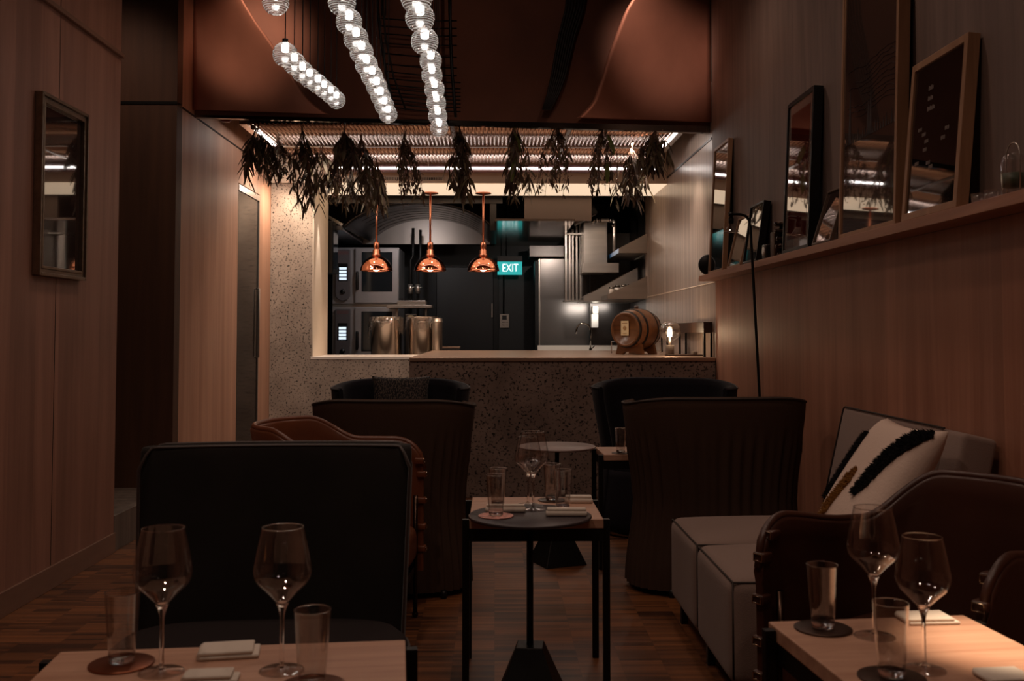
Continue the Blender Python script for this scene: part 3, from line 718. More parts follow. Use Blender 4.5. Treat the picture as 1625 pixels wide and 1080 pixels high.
# ---------------- kitchen bench, pots ----------------
t = thing('kitchen_bench', 'long steel kitchen bench behind the pass carrying the stock pots', 'bench', (0, 0, 0))
B(-2.0, 10.95, .93, -.55, 11.75, .97).build('bench_top', STEEL, t, bevel=.004)
for x in (-1.95, -.62):
    for y in (11.0, 11.7): B(x, y-.02, 0, x+.04, y+.02, .93).build('leg', STEEL_D, t)
B(-1.95, 11.0, .25, -.6, 11.7, .28).build('lower_shelf', STEEL_D, t)
FILM = thin_glass('crinkled cling film', (.93, .91, .9, 1), .12, 2.2, .25)
def pot(px, label, seed):
    p = atY(px, 560, 11.32); zt = atY(px, 503, 11.32).z; r = 24/F*11.32
    t = thing('stock_pot', label, 'pot', (p.x, 11.32, .97), 0, 'steel stock pots'); h = zt-.97
    MB().lathe([(0, 0), (r*.97, 0), (r, .015), (r, h-.01), (r+.012, h), (r+.012, h+.006), (r-.004, h+.006), (r-.006, .02), (0, .02)], 36).build('pot_body', mat('pot steel', srgb(184,170,158), .2, 1, vary=.12, vscale=14, stretch=(1,1,.02)), t)
    for s in (-1, 1):
        MB().tube([(-.05, s*0-r, h-.06), (-.045, -r-.035, h-.055), (.045, -r-.035, h-.055), (.05, -r, h-.06)] if s < 0 else [(-.05, r, h-.06), (-.045, r+.035, h-.055), (.045, r+.035, h-.055), (.05, r, h-.06)], .006, 8).build('handle', STEEL, t)
    rnd = random.Random(seed); ph = [rnd.uniform(0, 6) for _ in range(6)]
    def film(u, v):
        a = 2*PI*u; rag = .06+.13*(.5+.5*math.sin(2*a+ph[0]))+.05*math.sin(5*a+ph[1])+.02*math.sin(11*a+ph[2])
        if v < .35: rad = r*1.0*v/.35; z = h+.006-.02*math.sin(v/.35*PI)*(1+.3*math.sin(7*a+ph[3]))
        else:
            w = (v-.35)/.65; rad = r+.016+.012*w+.008*math.sin(17*a+ph[4]+6*w)+.006*math.sin(29*a+9*w); z = h+.008-rag*w
        return (rad*math.cos(a), rad*math.sin(a), z)
    MB().grid(film, 90, 16, closeu=True).build('cling_film', FILM, t, fix=False)
    return t
p_ = pot(613, 'steel stock pot covered with cling film in front of the lower oven', 3)
pot(672, 'steel stock pot covered with cling film, right of the other pot', 5)
def canister(px, y0_, y1_, Y, r, label):
    p = atY(px, y1_, Y); zt = atY(px, y0_, Y).z; 
    t = thing('steel_canister', label, 'canister', (p.x, Y, .97)); h = zt-.97
    MB().lathe([(0, 0), (r, 0), (r, h-.05), (r+.006, h-.045), (r+.006, h-.03), (r, h-.025), (r, h), (r*.8, h+.004), (0, h+.004)], 28).build('canister_body', STEEL, t)
    MB().tube([(-r-.006, 0, h-.04), (-r-.02, 0, h-.06), (-r-.02, 0, h-.1)], .004, 6).build('clasp', STEEL, t)
canister(694, 505, 560, 11.1, .055, 'slim steel canister standing just right of the right stock pot')
# shelf with blender over the pots
t = thing('raised_shelf', 'narrow steel shelf on thin legs above the stock pots', 'shelf', (0, 0, 0))
a = atY(615, 484, 12.1); b_ = atY(686, 489, 12.1)
B(a.x, 12.0, b_.z, b_.x, 12.35, a.z).build('shelf_board', STEEL, t, bevel=.003)
for px in (630, 676):
    q = atY(px, 500, 12.1); B(q.x-.01, 12.1, .97, q.x+.01, 12.12, b_.z).build('leg', STEEL, t)
B(a.x+.16, 12.0, .93, b_.x, 12.4, .969).build('base', STEEL_D, t)
t = thing('knife_rack', 'low steel rack holding upright utensils on the raised shelf', 'rack', (0, 0, 0))
c_, d_ = atY(631, 477, 12.1), atY(676, 483, 12.1)
B(c_.x, 12.05, a.z+.001, d_.x, 12.3, c_.z).build('rack_body', STEEL, t, bevel=.003)
for i in range(16):
    x = c_.x+.015+(d_.x-c_.x-.03)*i/15; B(x, 12.1, c_.z, x+.006, 12.12, c_.z+.03).build('prong', BLACK, t)
for k, (px, h) in enumerate(((648, .52), (660, .5))):
    q = atY(px, 477, 12.2)
    t = thing('gas_pipe', ('left' if k == 0 else 'right')+' of two upright black pipes with valves behind the raised shelf', 'pipe', (q.x, 12.5, c_.z-.2))
    MB().tube([(0, 0, -.9), (0, 0, h+.2), (.03, 0, h+.25), (.03, 0, h+.6)], .018, 10).build('pipe', BLACK, t)
    MB().lathe([(.018, .3), (.032, .3), (.032, .42), (.018, .42)], 14).build('valve', STEEL, t)
    MB().tube([(-.04, 0, .36), (.05, -.03, .38)], .007, 6).build('valve_lever', STEEL, t)
# label tin and stack of trays
t = thing('labelled_tin', 'grey tin with an oval yellow label standing behind the stock pots', 'tin'); q = atY(653, 510, 11.75)
zt = atY(653, 498, 11.68).z
t.location = (q.x, 11.68, .971); B(-.065, -.04, 0, .065, .04, zt-.971).build('tin_body', STEEL_D, t, bevel=.01)
MB().lathe([(0, 0), (.045, 0), (.045, .003), (0, .003)], 20, M=Matrix.Translation((0, -.041, zt-1.01)) @ Matrix.Rotation(PI/2, 4, 'X') @ Matrix.Diagonal((1, .5, 1, 1))).build('label', mat('dull yellow label', srgb(150,126,70), .5), t)
q = atY(713, 556, 11.35)
for k in range(5):
    z = .972+.033*k; o = B(-.12+.01*(k % 2), -.12, 0, .10+.012*((k*7) % 3), .12, .02).build('tray', STEEL_D if k % 2 else mat('scuffed board %d' % k, srgb(140,116,100), .5), bevel=.004)
    o.location = (q.x+.01, 11.4, z+.115*0)
    tag(o, '%s of five thin trays stacked to the right of the stock pots' % ['bottom', 'second from the bottom', 'middle', 'second from the top', 'top'][k], 'tray', 'stacked trays by the pots')
tag(B(-.54, 11.0, 0, -.28, 11.9, .97).build('tray_cabinet', STEEL_D, bevel=.004), 'dark steel cabinet under the stacked trays', 'cabinet')

# ---------------- right side of kitchen ----------------
a, b_ = atY(857, 410, 13.3), atY(960, 553, 13.3)
t = thing('upright_fridge', 'tall steel upright fridge with streaky reflections right of the exit sign', 'fridge', (0, 0, 0))
B(a.x, 13.3, .1, b_.x, 13.9, a.z).build('body', mat('streaky fridge steel', srgb(128,122,118), .25, .7, bump=.25, bscale=2, stretch=(1,1,2.5)), t, bevel=.006)
B(a.x-.07, 13.25, .1, a.x-.02, 13.9, a.z-.03).build('door_edge', BLACK, t, bevel=.004)
B(a.x-.02, 13.28, .1, a.x, 13.9, a.z).build('side_seal', STEEL, t)
B(a.x+.05, 13.4, 0, b_.x-.05, 13.85, .1).build('plinth', BLACK, t)
a, b_ = atY(839, 392, 13.6), atY(893, 410, 13.6)
tag(B(a.x, 13.35, b_.z+.005, b_.x, 13.9, a.z).build('ventilation_duct', STEEL_D, bevel=.004), 'dark boxy duct resting above the upright fridge', 'duct')
# sink bench with faucet
t = thing('sink_bench', 'bright steel sink bench behind the counter below the shelves', 'sink', (0, 0, 0))
a = atY(855, 560, 11.8); 
B(a.x, 11.4, .98, RW-.02, 12.6, 1.03).build('bench_top', mat('pale worktop', srgb(210,200,190), .25, .2), t, bevel=.004)
B(a.x+.02, 11.45, 0, RW-.05, 12.55, .98).build('cabinet_body', STEEL, t)
B(a.x+.02, 12.56, 1.03, RW-.02, 12.6, 1.12).build('splashback', WHITE, t)
t = thing('tap', 'tall curved steel tap over the sink behind the counter', 'tap'); q = atY(937, 548, 12.1); t.location = (q.x, 12.1, 1.031)
zt = atY(925, 513, 12.1).z-1.03
MB().lathe([(0, 0), (.028, 0), (.028, .02), (.016, .03), (.016, .06), (0, .06)], 16).build('base', STEEL_M, t)
pts = [(0, 0, .03), (0, 0, zt-.07)]+[(-.085+.085*math.cos(PI*i/10), 0, zt-.085+.085*math.sin(PI*i/10)) for i in range(11)]+[(-.17, 0, zt-.13)]
MB().tube(pts, .011, 10).build('spout', STEEL_M, t)
MB().tube([(.01, 0, .05), (.05, 0, .09)], .007, 8).build('lever', STEEL_M, t)
# white boxes on the wall, towel dispenser
for k, (x0_, y0_, x1_b, y1_) in enumerate(((940, 485, 949, 498), (938, 498, 949, 520))):
    a, b_ = atY(x0_, y0_, 12.85), atY(x1_b, y1_, 12.85)
    o = MB().rbox(a.x, 12.8, b_.z, b_.x, 12.95, a.z, .012, 2).build('wall_dispenser', WHITE)
    tag(o, ['small white box on the kitchen wall above the soap dispenser', 'white soap dispenser on the kitchen wall right of the tap'][k], 'dispenser')
a, b_ = atY(949, 470, 12.95), atY(1025, 562, 12.95)
struct('wall_kitchen_nib', B(atY(937, 480, 12.96).x, 12.96, 0, RW+.02, 13.05, 2.57), STEEL_D)
# tall steel cabinet
a, b_ = atY(926, 352, 12.2), atY(964, 470, 12.2)
t = thing('wall_cabinet', 'tall narrow brushed steel cabinet standing on the open shelf at the right', 'cabinet', (0, 0, 0))
B(a.x, 12.2, atY(926, 432, 12.2).z, b_.x, 12.7, a.z).build('cabinet_body', STEEL, t, bevel=.004)
B(a.x+.005, 12.188, atY(926, 430, 12.2).z, b_.x-.005, 12.2, a.z-.01).build('door', STEEL, t, bevel=.002)
# rack of vertical bars
t = thing('upright_rack', 'tall rack of upright steel profiles left of the steel cabinet', 'rack', (0, 0, 0))
for px in (898, 904, 909, 915, 921):
    q = atY(px, 370, 12.5+.06*(px-898)/5); zb_ = atY(px, 476, q.y).z; zt = atY(px, 372-(px-898)*.8, q.y).z
    B(q.x-.012, q.y, zb_, q.x+.012, q.y+.04, zt).build('upright', STEEL, t, bevel=.002)
q0, q1 = atY(896, 372, 12.5), atY(924, 352, 12.9)
B(q0.x, 12.5, q0.z-.0, q1.x, 12.92, q0.z+.02).build('top_frame', STEEL, t)
B(q0.x, 12.5, atY(896, 478, 12.5).z, q1.x, 12.92, atY(896, 476, 12.5).z).build('lower_frame', STEEL, t)
# speaker-like black box and pipe under the ceiling
t = thing('ceiling_speaker', 'tilted dark box speaker under the kitchen ceiling above the steel cabinet', 'speaker'); q = atY(925, 341, 11.6); t.location = q
Mt = Matrix.Rotation(-.45, 4, 'Y')
MB().rbox(-.13, -.1, -.07, .05, .14, .09, .01, 2, M=Mt).build('housing', mat('grey brown housing', srgb(78,68,62), .5), t)
MB().rbox(.052, -.09, -.06, .16, .13, .08, .01, 2, M=Mt).build('front_grille', BLACKP, t)
MB().tube([(.03, 0, .05), (.06, 0, .3)], .012, 8).build('bracket', BLACK, t)
t = thing('water_pipe', 'chrome elbow pipe running down behind the upper steel shelf', 'pipe', (0, 0, 0))
PP = [atY(x, y, 11.9) for x, y in ((941, 356), (942, 349), (950, 349), (972, 349), (975, 352), (975, 370), (975, 402))]
MB().tube(PP, .022, 12).build('pipe', COPPER_B if False else STEEL, t)
for (x, y) in ((943, 350), (951, 349), (969, 349), (975, 357)):
    q = atY(x, y, 11.9); MB().sphere(tuple(q), .032, 12, 8).build('fitting', STEEL_M, t)
# shelves with triangular brackets
def wall_shelf(xl_, ylow, xr_, ytop_r, Y0_, depthY, label, lip=True):
    t = thing('wall_shelf', label, 'shelf', (0, 0, 0), 0, 'triangular steel wall shelves')
    a = atY(xl_, ylow, Y0_); b_ = atY(xr_, ytop_r, Y0_); zt = b_.z; xr2 = RW-.002 if xr_ > 1015 else b_.x
    zb_ = a.z
    for yy in (Y0_, Y0_+depthY-.006):
        MB().prism([(a.x, zb_), (xr2, zb_), (xr2, zt), (a.x, zb_+.05)], yy, yy+.006).build('bracket', STEEL, t)
    B(a.x, Y0_+.006, zb_, xr2, Y0_+depthY-.006, zb_+.012).build('shelf_board', STEEL, t)
    B(a.x-.003, Y0_+.0, zb_, a.x, Y0_+depthY, zb_+.05).build('front_lip', mat('blue protective film', srgb(60,120,170), .3) if 'upper' in label else STEEL_M, t)
    return zb_+.012, a.x, xr2
wall_shelf(982, 401, 1024, 370, 11.35, 1.3, 'upper triangular steel shelf on the kitchen wall beside the travertine')
zS, xS, _ = wall_shelf(964, 474, 1024, 438, 11.35, 1.2, 'lower triangular steel shelf holding small jars')
zS2, xS2, _ = wall_shelf(926, 478, 1012, 424, 12.0, .9, 'deep lower steel shelf under the tall steel cabinet')
a, b_ = atY(926, 417, 11.95), atY(982, 432, 11.95)
tag(MB().box(a.x, 11.95, b_.z, b_.x, 11.965, a.z).box(a.x, 11.965, b_.z, b_.x, 12.17, b_.z+.01).box(a.x, 12.16, b_.z, b_.x, 12.17, a.z).build('steel_tray', STEEL, bevel=.002), 'boxy steel tray front below the tall steel cabinet', 'tray')
for k, (px, r, hh) in enumerate(((971, .034, .13), (980, .036, .15), (990, .036, .16), (999, .032, .165), (1009, .028, .18))):
    q = atY(px, 468, 11.45+.06*k); x = q.x
    t = thing('spice_jar', '%s small glass jar with a metal lid on the lower kitchen shelf' % ['leftmost', 'second from left', 'middle', 'second from right', 'rightmost'][k], 'jar', (x, 11.45+.06*k, zS+.001), 0, 'spice jars on the kitchen shelf')
    MB().lathe([(0, 0), (r, 0), (r, hh*.75), (r*.8, hh*.82), (0, hh*.82)], 18).build('jar_body', mat('pale jar %d' % k, [srgb(200,184,170), srgb(214,200,188), srgb(180,160,146), srgb(190,170,150), srgb(206,190,176)][k], .3), t)
    MB().lathe([(0, hh*.82), (r*.9, hh*.82), (r*.9, hh), (0, hh)], 18).build('lid', STEEL_M, t)
BROWNF = mat('taupe brown chair fabric', srgb(70,53,43), .95, bump=.3, bscale=300, spec=.15)
NAVYF = mat('navy black velvet', srgb(24,21,27), .9, spec=.2, sheen=.03, vary=.15, vscale=5)
CHARV = mat('charcoal velvet', srgb(34,31,29), .85, sheen=.05, spec=.2, vary=.3, vscale=3)
CHARS = mat('charcoal seat cloth', srgb(42,36,36), .9, spec=.2, bump=.2, bscale=300)
GREYF = mat('grey brown sofa fabric', srgb(138,118,108), .92, bump=.35, bscale=260, sheen=.1)
PIPING = mat('dark piping', srgb(52,42,36), .7)
LEATHER = mat('cognac saddle leather', srgb(108,58,32), .42, vary=.18, vscale=5, bump=.15, bscale=40, coat=.15)
LEATHER_D = mat('dark cognac leather', srgb(66,36,24), .42, vary=.2, vscale=4, bump=.15, bscale=40, coat=.15)
CHROME = mat('polished bronze metal', srgb(190,170,150), .12, 1)
TUBEM = mat('dark bronze tube', srgb(60,46,38), .22, 1)

# ---------------- skirted tub chairs ----------------
def tub_chair(label, fabric, loc, rz, W=.455, dep=.86, rimz=.965, pleats=True, grp=None, seed=1):
    t = thing('tub_chair', label, 'armchair', loc, rz, grp)
    half = math.radians(128)
    def rad(z):   # horizontal scale by height
        if z > .46: return 1.0-.13*(1-smooth_step((z-.46)/.50))
        return .87+.09*smooth_step((.46-z)/.44)
    def plan(a, s):   # a=0 is the back centre (+y), opening toward -y
        n = 2.5; c_, s_ = math.cos(a), math.sin(a)
        r = (abs(s_)**n+abs(c_)**n)**(-1/n)
        return Vector((s_*r*W*s, c_*r*W*dep*s, 0))
    def rim(a): 
        return rimz-.035*smooth_step((abs(a)-.5)/1.0)
    def shell(u, v):
        a = -half+2*half*u
        # v: 0 outer bottom -> .5 rim -> 1 inner bottom
        top = rim(a)
        endf = smooth_step((half-abs(a))/.22)
        if v <= .55:
            z = .03+(top-.03)*(v/.55); s = rad(z)
            pl = 0
            if pleats and z < top-.14:
                f = smooth_step((top-.14-z)/.12); pl = .034*f*(abs(math.sin(a*17+1.3*math.sin(a*5+seed)))-.5+.35*math.sin(a*49+seed))*(1 if z > .44 else .75)
            if abs(z-.45) < .02: pl -= .006
            p = plan(a, s+pl)
        elif v <= .65:
            w = (v-.55)/.10; z = top+.012*math.sin(PI*w); p = plan(a, rad(top)-.13*w*(.4+.6*endf))
        else:
            w = (v-.65)/.35; z = top-(top-.36)*w; s = rad(max(z, .46))-.13*(.4+.6*endf)-.02*math.sin(w*PI/2); p = plan(a, s)
        return (p.x, p.y, z)
    mb = MB().grid(shell, 230 if pleats else 72, 40)
    # closing end faces of the shell are narrow; fill with caps
    for u in (0, 1):
        ring = [shell(u, v/40) for v in range(41)]
        mb.add(ring, [tuple(range(41))], False)
    mb.build('back_shell', fabric, t)
    # front skirt
    def skirt(u, v):
        a = half-.04+(2*PI-2*half+.08)*u; z = .03+.38*v; 
        p = plan(a, rad(z)-.02+(.008*math.sin(a*30) if pleats else 0)); return (p.x, p.y, z)
    MB().grid(skirt, 40, 8).build('skirt', fabric, t, solid=.01)
    pr = [plan(2*PI*i/40, rad(.46)-.15) for i in range(40)]
    ring = []; mb = MB(); vs = []; fs = []
    prof = [(1, .34), (1.0, .44), (.97, .465), (.85, .48), (.5, .492), (0.001, .495)]
    for (k, z) in prof:
        for q in pr: vs.append((q.x*k, q.y*k-.02, z))
    for j in range(len(prof)-1):
        for i in range(40): fs.append((j*40+i, j*40+(i+1) % 40, (j+1)*40+(i+1) % 40, (j+1)*40+i))
    mb.add(vs, fs, True).build('seat_cushion', fabric, t)
    pts = []
    for i in range(61):
        a = -half+2*half*i/60; z = rim(a); p = plan(a, rad(z)); pts.append((p.x, p.y, z+.002))
    MB().tube(pts, .006, 6).build('piping', PIPING if fabric is not NAVYF else mat('navy piping', srgb(30,26,30), .7), t)
    for (x, y) in ((-.28, -.2), (.28, -.2), (-.28, .22), (.28, .22)):
        MB().cyl(.015, 0, .04, 10, x=x, y=y).build('foot', BLACK, t)
    return t
tub_chair('brown pleated skirted tub chair seen from behind, next to the grey sofa', BROWNF, (1.13, 5.17, 0), math.radians(180+4), grp=None, W=.47, dep=.58)
tub_chair('brown pleated skirted tub chair seen from behind, behind the left leather chair', BROWNF, (-.515, 5.17, 0), math.radians(180-3), W=.415, dep=.66, rimz=.955, seed=4)
tub_chair('navy tub chair facing the camera with a patterned cushion, before the lit stone wall', NAVYF, (-.62, 6.66, 0), math.radians(4), pleats=False, W=.455, rimz=.96)
tub_chair('dark navy tub chair in the far right corner before the counter', NAVYF, (1.12, 6.62, 0), math.radians(-12), pleats=False, W=.475, rimz=.965)
for o in bpy.data.objects:
    if o.get('category') == 'armchair': pass
# patterned cushion in the navy chair
def patterned():
    m, nt, b = newmat('black woven pattern'); b.inputs['Roughness'].default_value = .9
    tc = nt.nodes.new('ShaderNodeTexCoord'); mp = nt.nodes.new('ShaderNodeMapping'); mp.inputs['Scale'].default_value = (90, 1, 45)
    nt.links.new(tc.outputs['Object'], mp.inputs[0])
    n = nt.nodes.new('ShaderNodeTexNoise'); n.inputs['Scale'].default_value = 1.4; n.inputs['Detail'].default_value = 1
    nt.links.new(mp.outputs[0], n.inputs['Vector'])
    r = nt.nodes.new('ShaderNodeValToRGB'); r.color_ramp.elements[0].position = .5; r.color_ramp.elements[1].position = .56
    r.color_ramp.elements[0].color = srgb(20,17,18); r.color_ramp.elements[1].color = srgb(84,72,64)
    nt.links.new(n.outputs['Fac'], r.inputs[0]); nt.links.new(r.outputs[0], b.inputs['Base Color']); return m
def pillow_mesh(w, h, th, n=22):
    mb = MB()
    for s in (-1, 1):
        def fn(u, v, s=s):
            x, z = 2*u-1, 2*v-1
            pinch = 1-.07*(1-abs(x)**2)*abs(z)**3*1.2; pinz = 1-.07*(1-abs(z)**2)*abs(x)**3*1.2
            bulge = ((1-x**4)*(1-z**4))**.55
            return (x*w/2*pinz*1.0, s*th/2*bulge, z*h/2*pinch)
        mb.grid(fn, n, n)
    return mb
o = pillow_mesh(.40, .30, .12).build('cushion', patterned()); o.location = (-.64, 6.87, .845); o.rotation_euler = (-.25, .0, .05)
tag(o, 'black cushion with a fine woven zigzag pattern in the navy tub chair', 'cushion')

# ---------------- big charcoal chair, front left ----------------
t = thing('lounge_chair', 'large charcoal velvet lounge chair facing the camera behind the left table', 'armchair', (-.675, 3.0, 0), math.radians(3))
def slab(u, v):
    x = 2*u-1
    return x, v
w = .44
mb = MB()
def bk(u, v):   # closed section running around the thickness; u across, v around
    x = 2*u-1
    return None
H0, H1 = .12, .935
ringN = 40
def ring_at(f):   # f 0..1 up the height of the back
    z = H0+(H1-H0)*f; hw = .392+.03*f; lean = .10*f
    pts = []
    r = .045; th = .055
    for i in range(ringN):
        a = 2*PI*i/ringN; cx_, cy_ = math.cos(a), math.sin(a); n = 6
        q = (abs(cx_)**n+abs(cy_)**n)**(-1/n); X = cx_*q*hw; Y_ = cy_*q*th
        Y_ += lean - .05*(X/hw)**2
        pts.append((X, Y_+.16, z))
    return pts
vs = []; fs = []
levels = [i/14*.965 for i in range(15)]
for f in levels: vs += ring_at(f)
for sh, f in ((.965, .985), (.9, 1.0)):
    R = ring_at(f); c0 = sum((Vector(p) for p in R), Vector())/ringN
    vs += [tuple(Vector((c0.x+(p[0]-c0.x)*(1-(1-sh)*.10), c0.y+(p[1]-c0.y)*sh, p[2]))) for p in R]
NL = len(vs)//ringN
for j in range(NL-1):
    for i in range(ringN): fs.append((j*ringN+i, j*ringN+(i+1) % ringN, (j+1)*ringN+(i+1) % ringN, (j+1)*ringN+i))
fs.append(tuple(reversed(range(ringN)))); fs.append(tuple((NL-1)*ringN+i for i in range(ringN)))
mb.add(vs, fs, True).build('backrest', CHARV, t)
def lean_(z): return .16+.10*(z-H0)/(H1-H0)
for sy in (-1, 1):
    pts = []
    for i in range(9): z = .2+(.87-.2)*i/8; pts.append((-(.392+.03*(z-H0)/(H1-H0))+.002, lean_(z)-.05+sy*.048, z))
    pts += [(-.398, lean_(.90)-.045+sy*.05, .915), (-.384, lean_(.93)-.035+sy*.048, H1-.001)]
    for i in range(11): x = -.365+.73*i/10; pts.append((x, lean_(H1)-.05*(x/.44)**2+sy*.05, H1+.001))
    pts += [(.384, lean_(.93)-.035+sy*.048, H1-.001), (.398, lean_(.90)-.045+sy*.05, .915)]
    for i in range(9): z = .87-(.87-.2)*i/8; pts.append(((.392+.03*(z-H0)/(H1-H0))-.002, lean_(z)-.05+sy*.048, z))
    MB().tube(pts, .0055, 6).build('piping', mat('velvet piping', srgb(52,40,36), .5, sheen=.3), t)
def seatp(k, z):
    out = []
    for i in range(48):
        a = 2*PI*i/48; n = 4; cx_, cy_ = math.cos(a), math.sin(a); q = (abs(cx_)**n+abs(cy_)**n)**(-1/n)
        out.append((cx_*q*.425*k, -.17+cy_*q*.30*k+(0 if cy_ > 0 else 0), z))
    return out
vs = []; fs = []
pr = [(.9, .20), (.97, .23), (1, .28), (1, .37), (.985, .40), (.93, .42), (.6, .432), (.01, .435)]
for k, z in pr: vs += seatp(k, z)
for j in range(len(pr)-1):
    for i in range(48): fs.append((j*48+i, j*48+(i+1) % 48, (j+1)*48+(i+1) % 48, (j+1)*48+i))
MB().add(vs, fs, True).build('seat_cushion', CHARS, t)
MB().tube(seatp(.999, .385), .005, 6, closed=True).build('piping', bpy.data.materials['velvet piping'], t)
for (x, y) in ((-.36, -.36), (.36, -.36), (-.36, .14), (.36, .14)):
    MB().lathe([(0, 0), (.011, 0), (.017, .24), (0, .24)], 12, M=Matrix.Translation((x, y, 0))).build('leg', BLACK, t)

# ---------------- saddle leather chairs ----------------
def leather_chair(label, loc, rz, lea, wd=.66, arm=.77, back=.885, rise=.30, dip=0, grp=None):
    t = thing('leather_chair', label, 'armchair', loc, rz, grp)
    hw = wd/2; fy = -.34; ry = .02   # facing -y; U plan
    Larc = PI*hw; Ls = ry-fy; tot = Larc+2*Ls
    def plan(s):
        if s < Ls: return Vector((-hw, fy+s, 0)), Vector((-1, 0, 0)), s
        if s > Ls+Larc: 
            k = s-Ls-Larc; return Vector((hw, ry-k, 0)), Vector((1, 0, 0)), tot-s
        a = (s-Ls)/hw; return Vector((-hw*math.cos(a), ry+hw*.88*math.sin(a), 0)), Vector((-math.cos(a), math.sin(a), 0)), min(s, tot-s)
    def top(s):
        e = min(s, tot-s); z = arm
        f = smooth_step((e-rise)/.26); z = arm-dip*smooth_step((e-.08)/.36)+(back-arm+dip)*f
        if e < .14: z -= .14-math.sqrt(max(0, .14**2-(.14-e)**2))
        return z
    th = .022
    def fn(u, v):
        s = tot*u; p, nrm, e = plan(s); zt = top(s); zb = .20
        flare = .025*smooth_step((zt-.5)/.4)
        if v <= .42: w = v/.42; z = zb+(zt-zb)*w; off = th/2+flare*w*w
        elif v <= .58: w = (v-.42)/.16; z = zt+.014*math.sin(PI*w); off = flare+th/2*math.cos(PI*w)*1.6
        else: w = 1-(v-.58)/.42; z = zb+(zt-zb)*w; off = -th/2+flare*w*w
        q = p+nrm*off; return (q.x, q.y, z)
    mb = MB().grid(fn, 90, 26)
    for u in (0, 1): mb.add([fn(u, v/26) for v in range(27)], [tuple(range(27))])
    mb.build('shell', lea, t)
    # rolled rim
    pts = [Vector(fn(i/80, .5)) for i in range(81)]
    MB().tube(pts, .013, 8).build('rolled_rim', lea, t)
    # buckled straps on the front edges
    for sx in (-1, 1):
        for z in (.70, .64, .52, .40, .30):
            yy = fy+(.14-math.sqrt(max(0, .14**2-max(0, z-(arm-.14))**2)) if z > arm-.14 else 0)
            bx = MB().rbox(sx*hw-.021, yy-.012, z-.014, sx*hw+.021, yy+.03, z+.014, .006, 2).build('strap', lea, t)
            MB().tube([(sx*hw-.015, yy-.014, z-.010), (sx*hw+.015, yy-.014, z-.010), (sx*hw+.015, yy-.014, z+.010), (sx*hw-.015, yy-.014, z+.010)], .0028, 6, closed=True).build('buckle', CHROME, bx)
        for y in (fy+.03, .22):
            xx = sx*(hw-.05) if y < 0 else sx*(hw-.10)
            MB().tube([(xx, y, .55 if y < 0 else .3), (xx, y, .02)], .011, 10).build('leg', TUBEM, t)
            MB().sphere((xx, y, .014), .0145, 12, 8).build('ball_foot', TUBEM, t)
    MB().rbox(-hw+.03, fy+.02, .25, hw-.03, .27, .42, .05, 4, puff=.015).build('seat_cushion', lea, t)
    MB().box(-hw+.02, fy+.03, .20, hw-.02, .25, .235).build('seat_frame', TUBEM, t)
    return t
leather_chair('cognac saddle leather chair facing right, mostly hidden behind the charcoal lounge chair', (-.69, 4.36, 0), math.radians(86), LEATHER, wd=.66, arm=.785, back=.885)
leather_chair('dark leather chair with buckled arms in the front right corner behind the near right table', (1.242, 2.872, 0), math.radians(-54), LEATHER_D, wd=.66, arm=.735, back=.838, rise=.50, dip=.045)

# ---------------- sofa ----------------
t = thing('sofa', 'grey fabric sofa with two seat modules against the right wall', 'sofa', (0, 0, 0))
sx0, sx1 = .80, 1.56
MB().rbox(sx0, 4.02, .09, 1.70, 4.60, .455, .045, 4, puff=.035).build('seat', GREYF, t)
MB().rbox(sx0, 3.42, .09, 1.70, 4.012, .455, .045, 4, puff=.035).build('seat', GREYF, t)
# leaning back made of two cushions
def backc(y0, y1, nm='backrest'):
    M_ = Matrix.Translation((1.49, 0, .43)) @ Matrix.Rotation(.225, 4, 'Y')
    return MB().rbox(0, y0, 0, .125, y1, .535, .02, 3, M=M_).build(nm, GREYF, t)
backc(3.575, 4.61); backc(3.42, 3.568)
M_ = Matrix.Translation((1.49, 0, .43)) @ Matrix.Rotation(.225, 4, 'Y')
MB().tube([(.002, 4.61, .02), (.002, 4.61, .52), (.003, 4.605, .533), (.002, 4.59, .536), (.002, 3.575, .536)], .004, 6, M=M_).build('piping', PIPING, t)
for (ya, yb_) in ((4.02, 4.60), (3.42, 4.012)):
    r_ = .012
    MB().tube([(sx0+.012, ya+.014, .12), (sx0+.012, ya+.014, .443), (sx0+.012, yb_-.014, .443), (sx0+.012, yb_-.014, .12)], .004, 6).build('piping', PIPING, t)
    MB().tube([(sx0+.014, ya+.012, .444), (1.52, ya+.012, .444)], .004, 6).build('piping', PIPING, t)
for (x, y) in ((.83, 4.50), (.83, 3.95), (.83, 3.5), (1.6, 4.5), (1.6, 3.5)):
    B(x, y-.015, 0, x+.03, y+.015, .10).build('leg', BLACK, t)
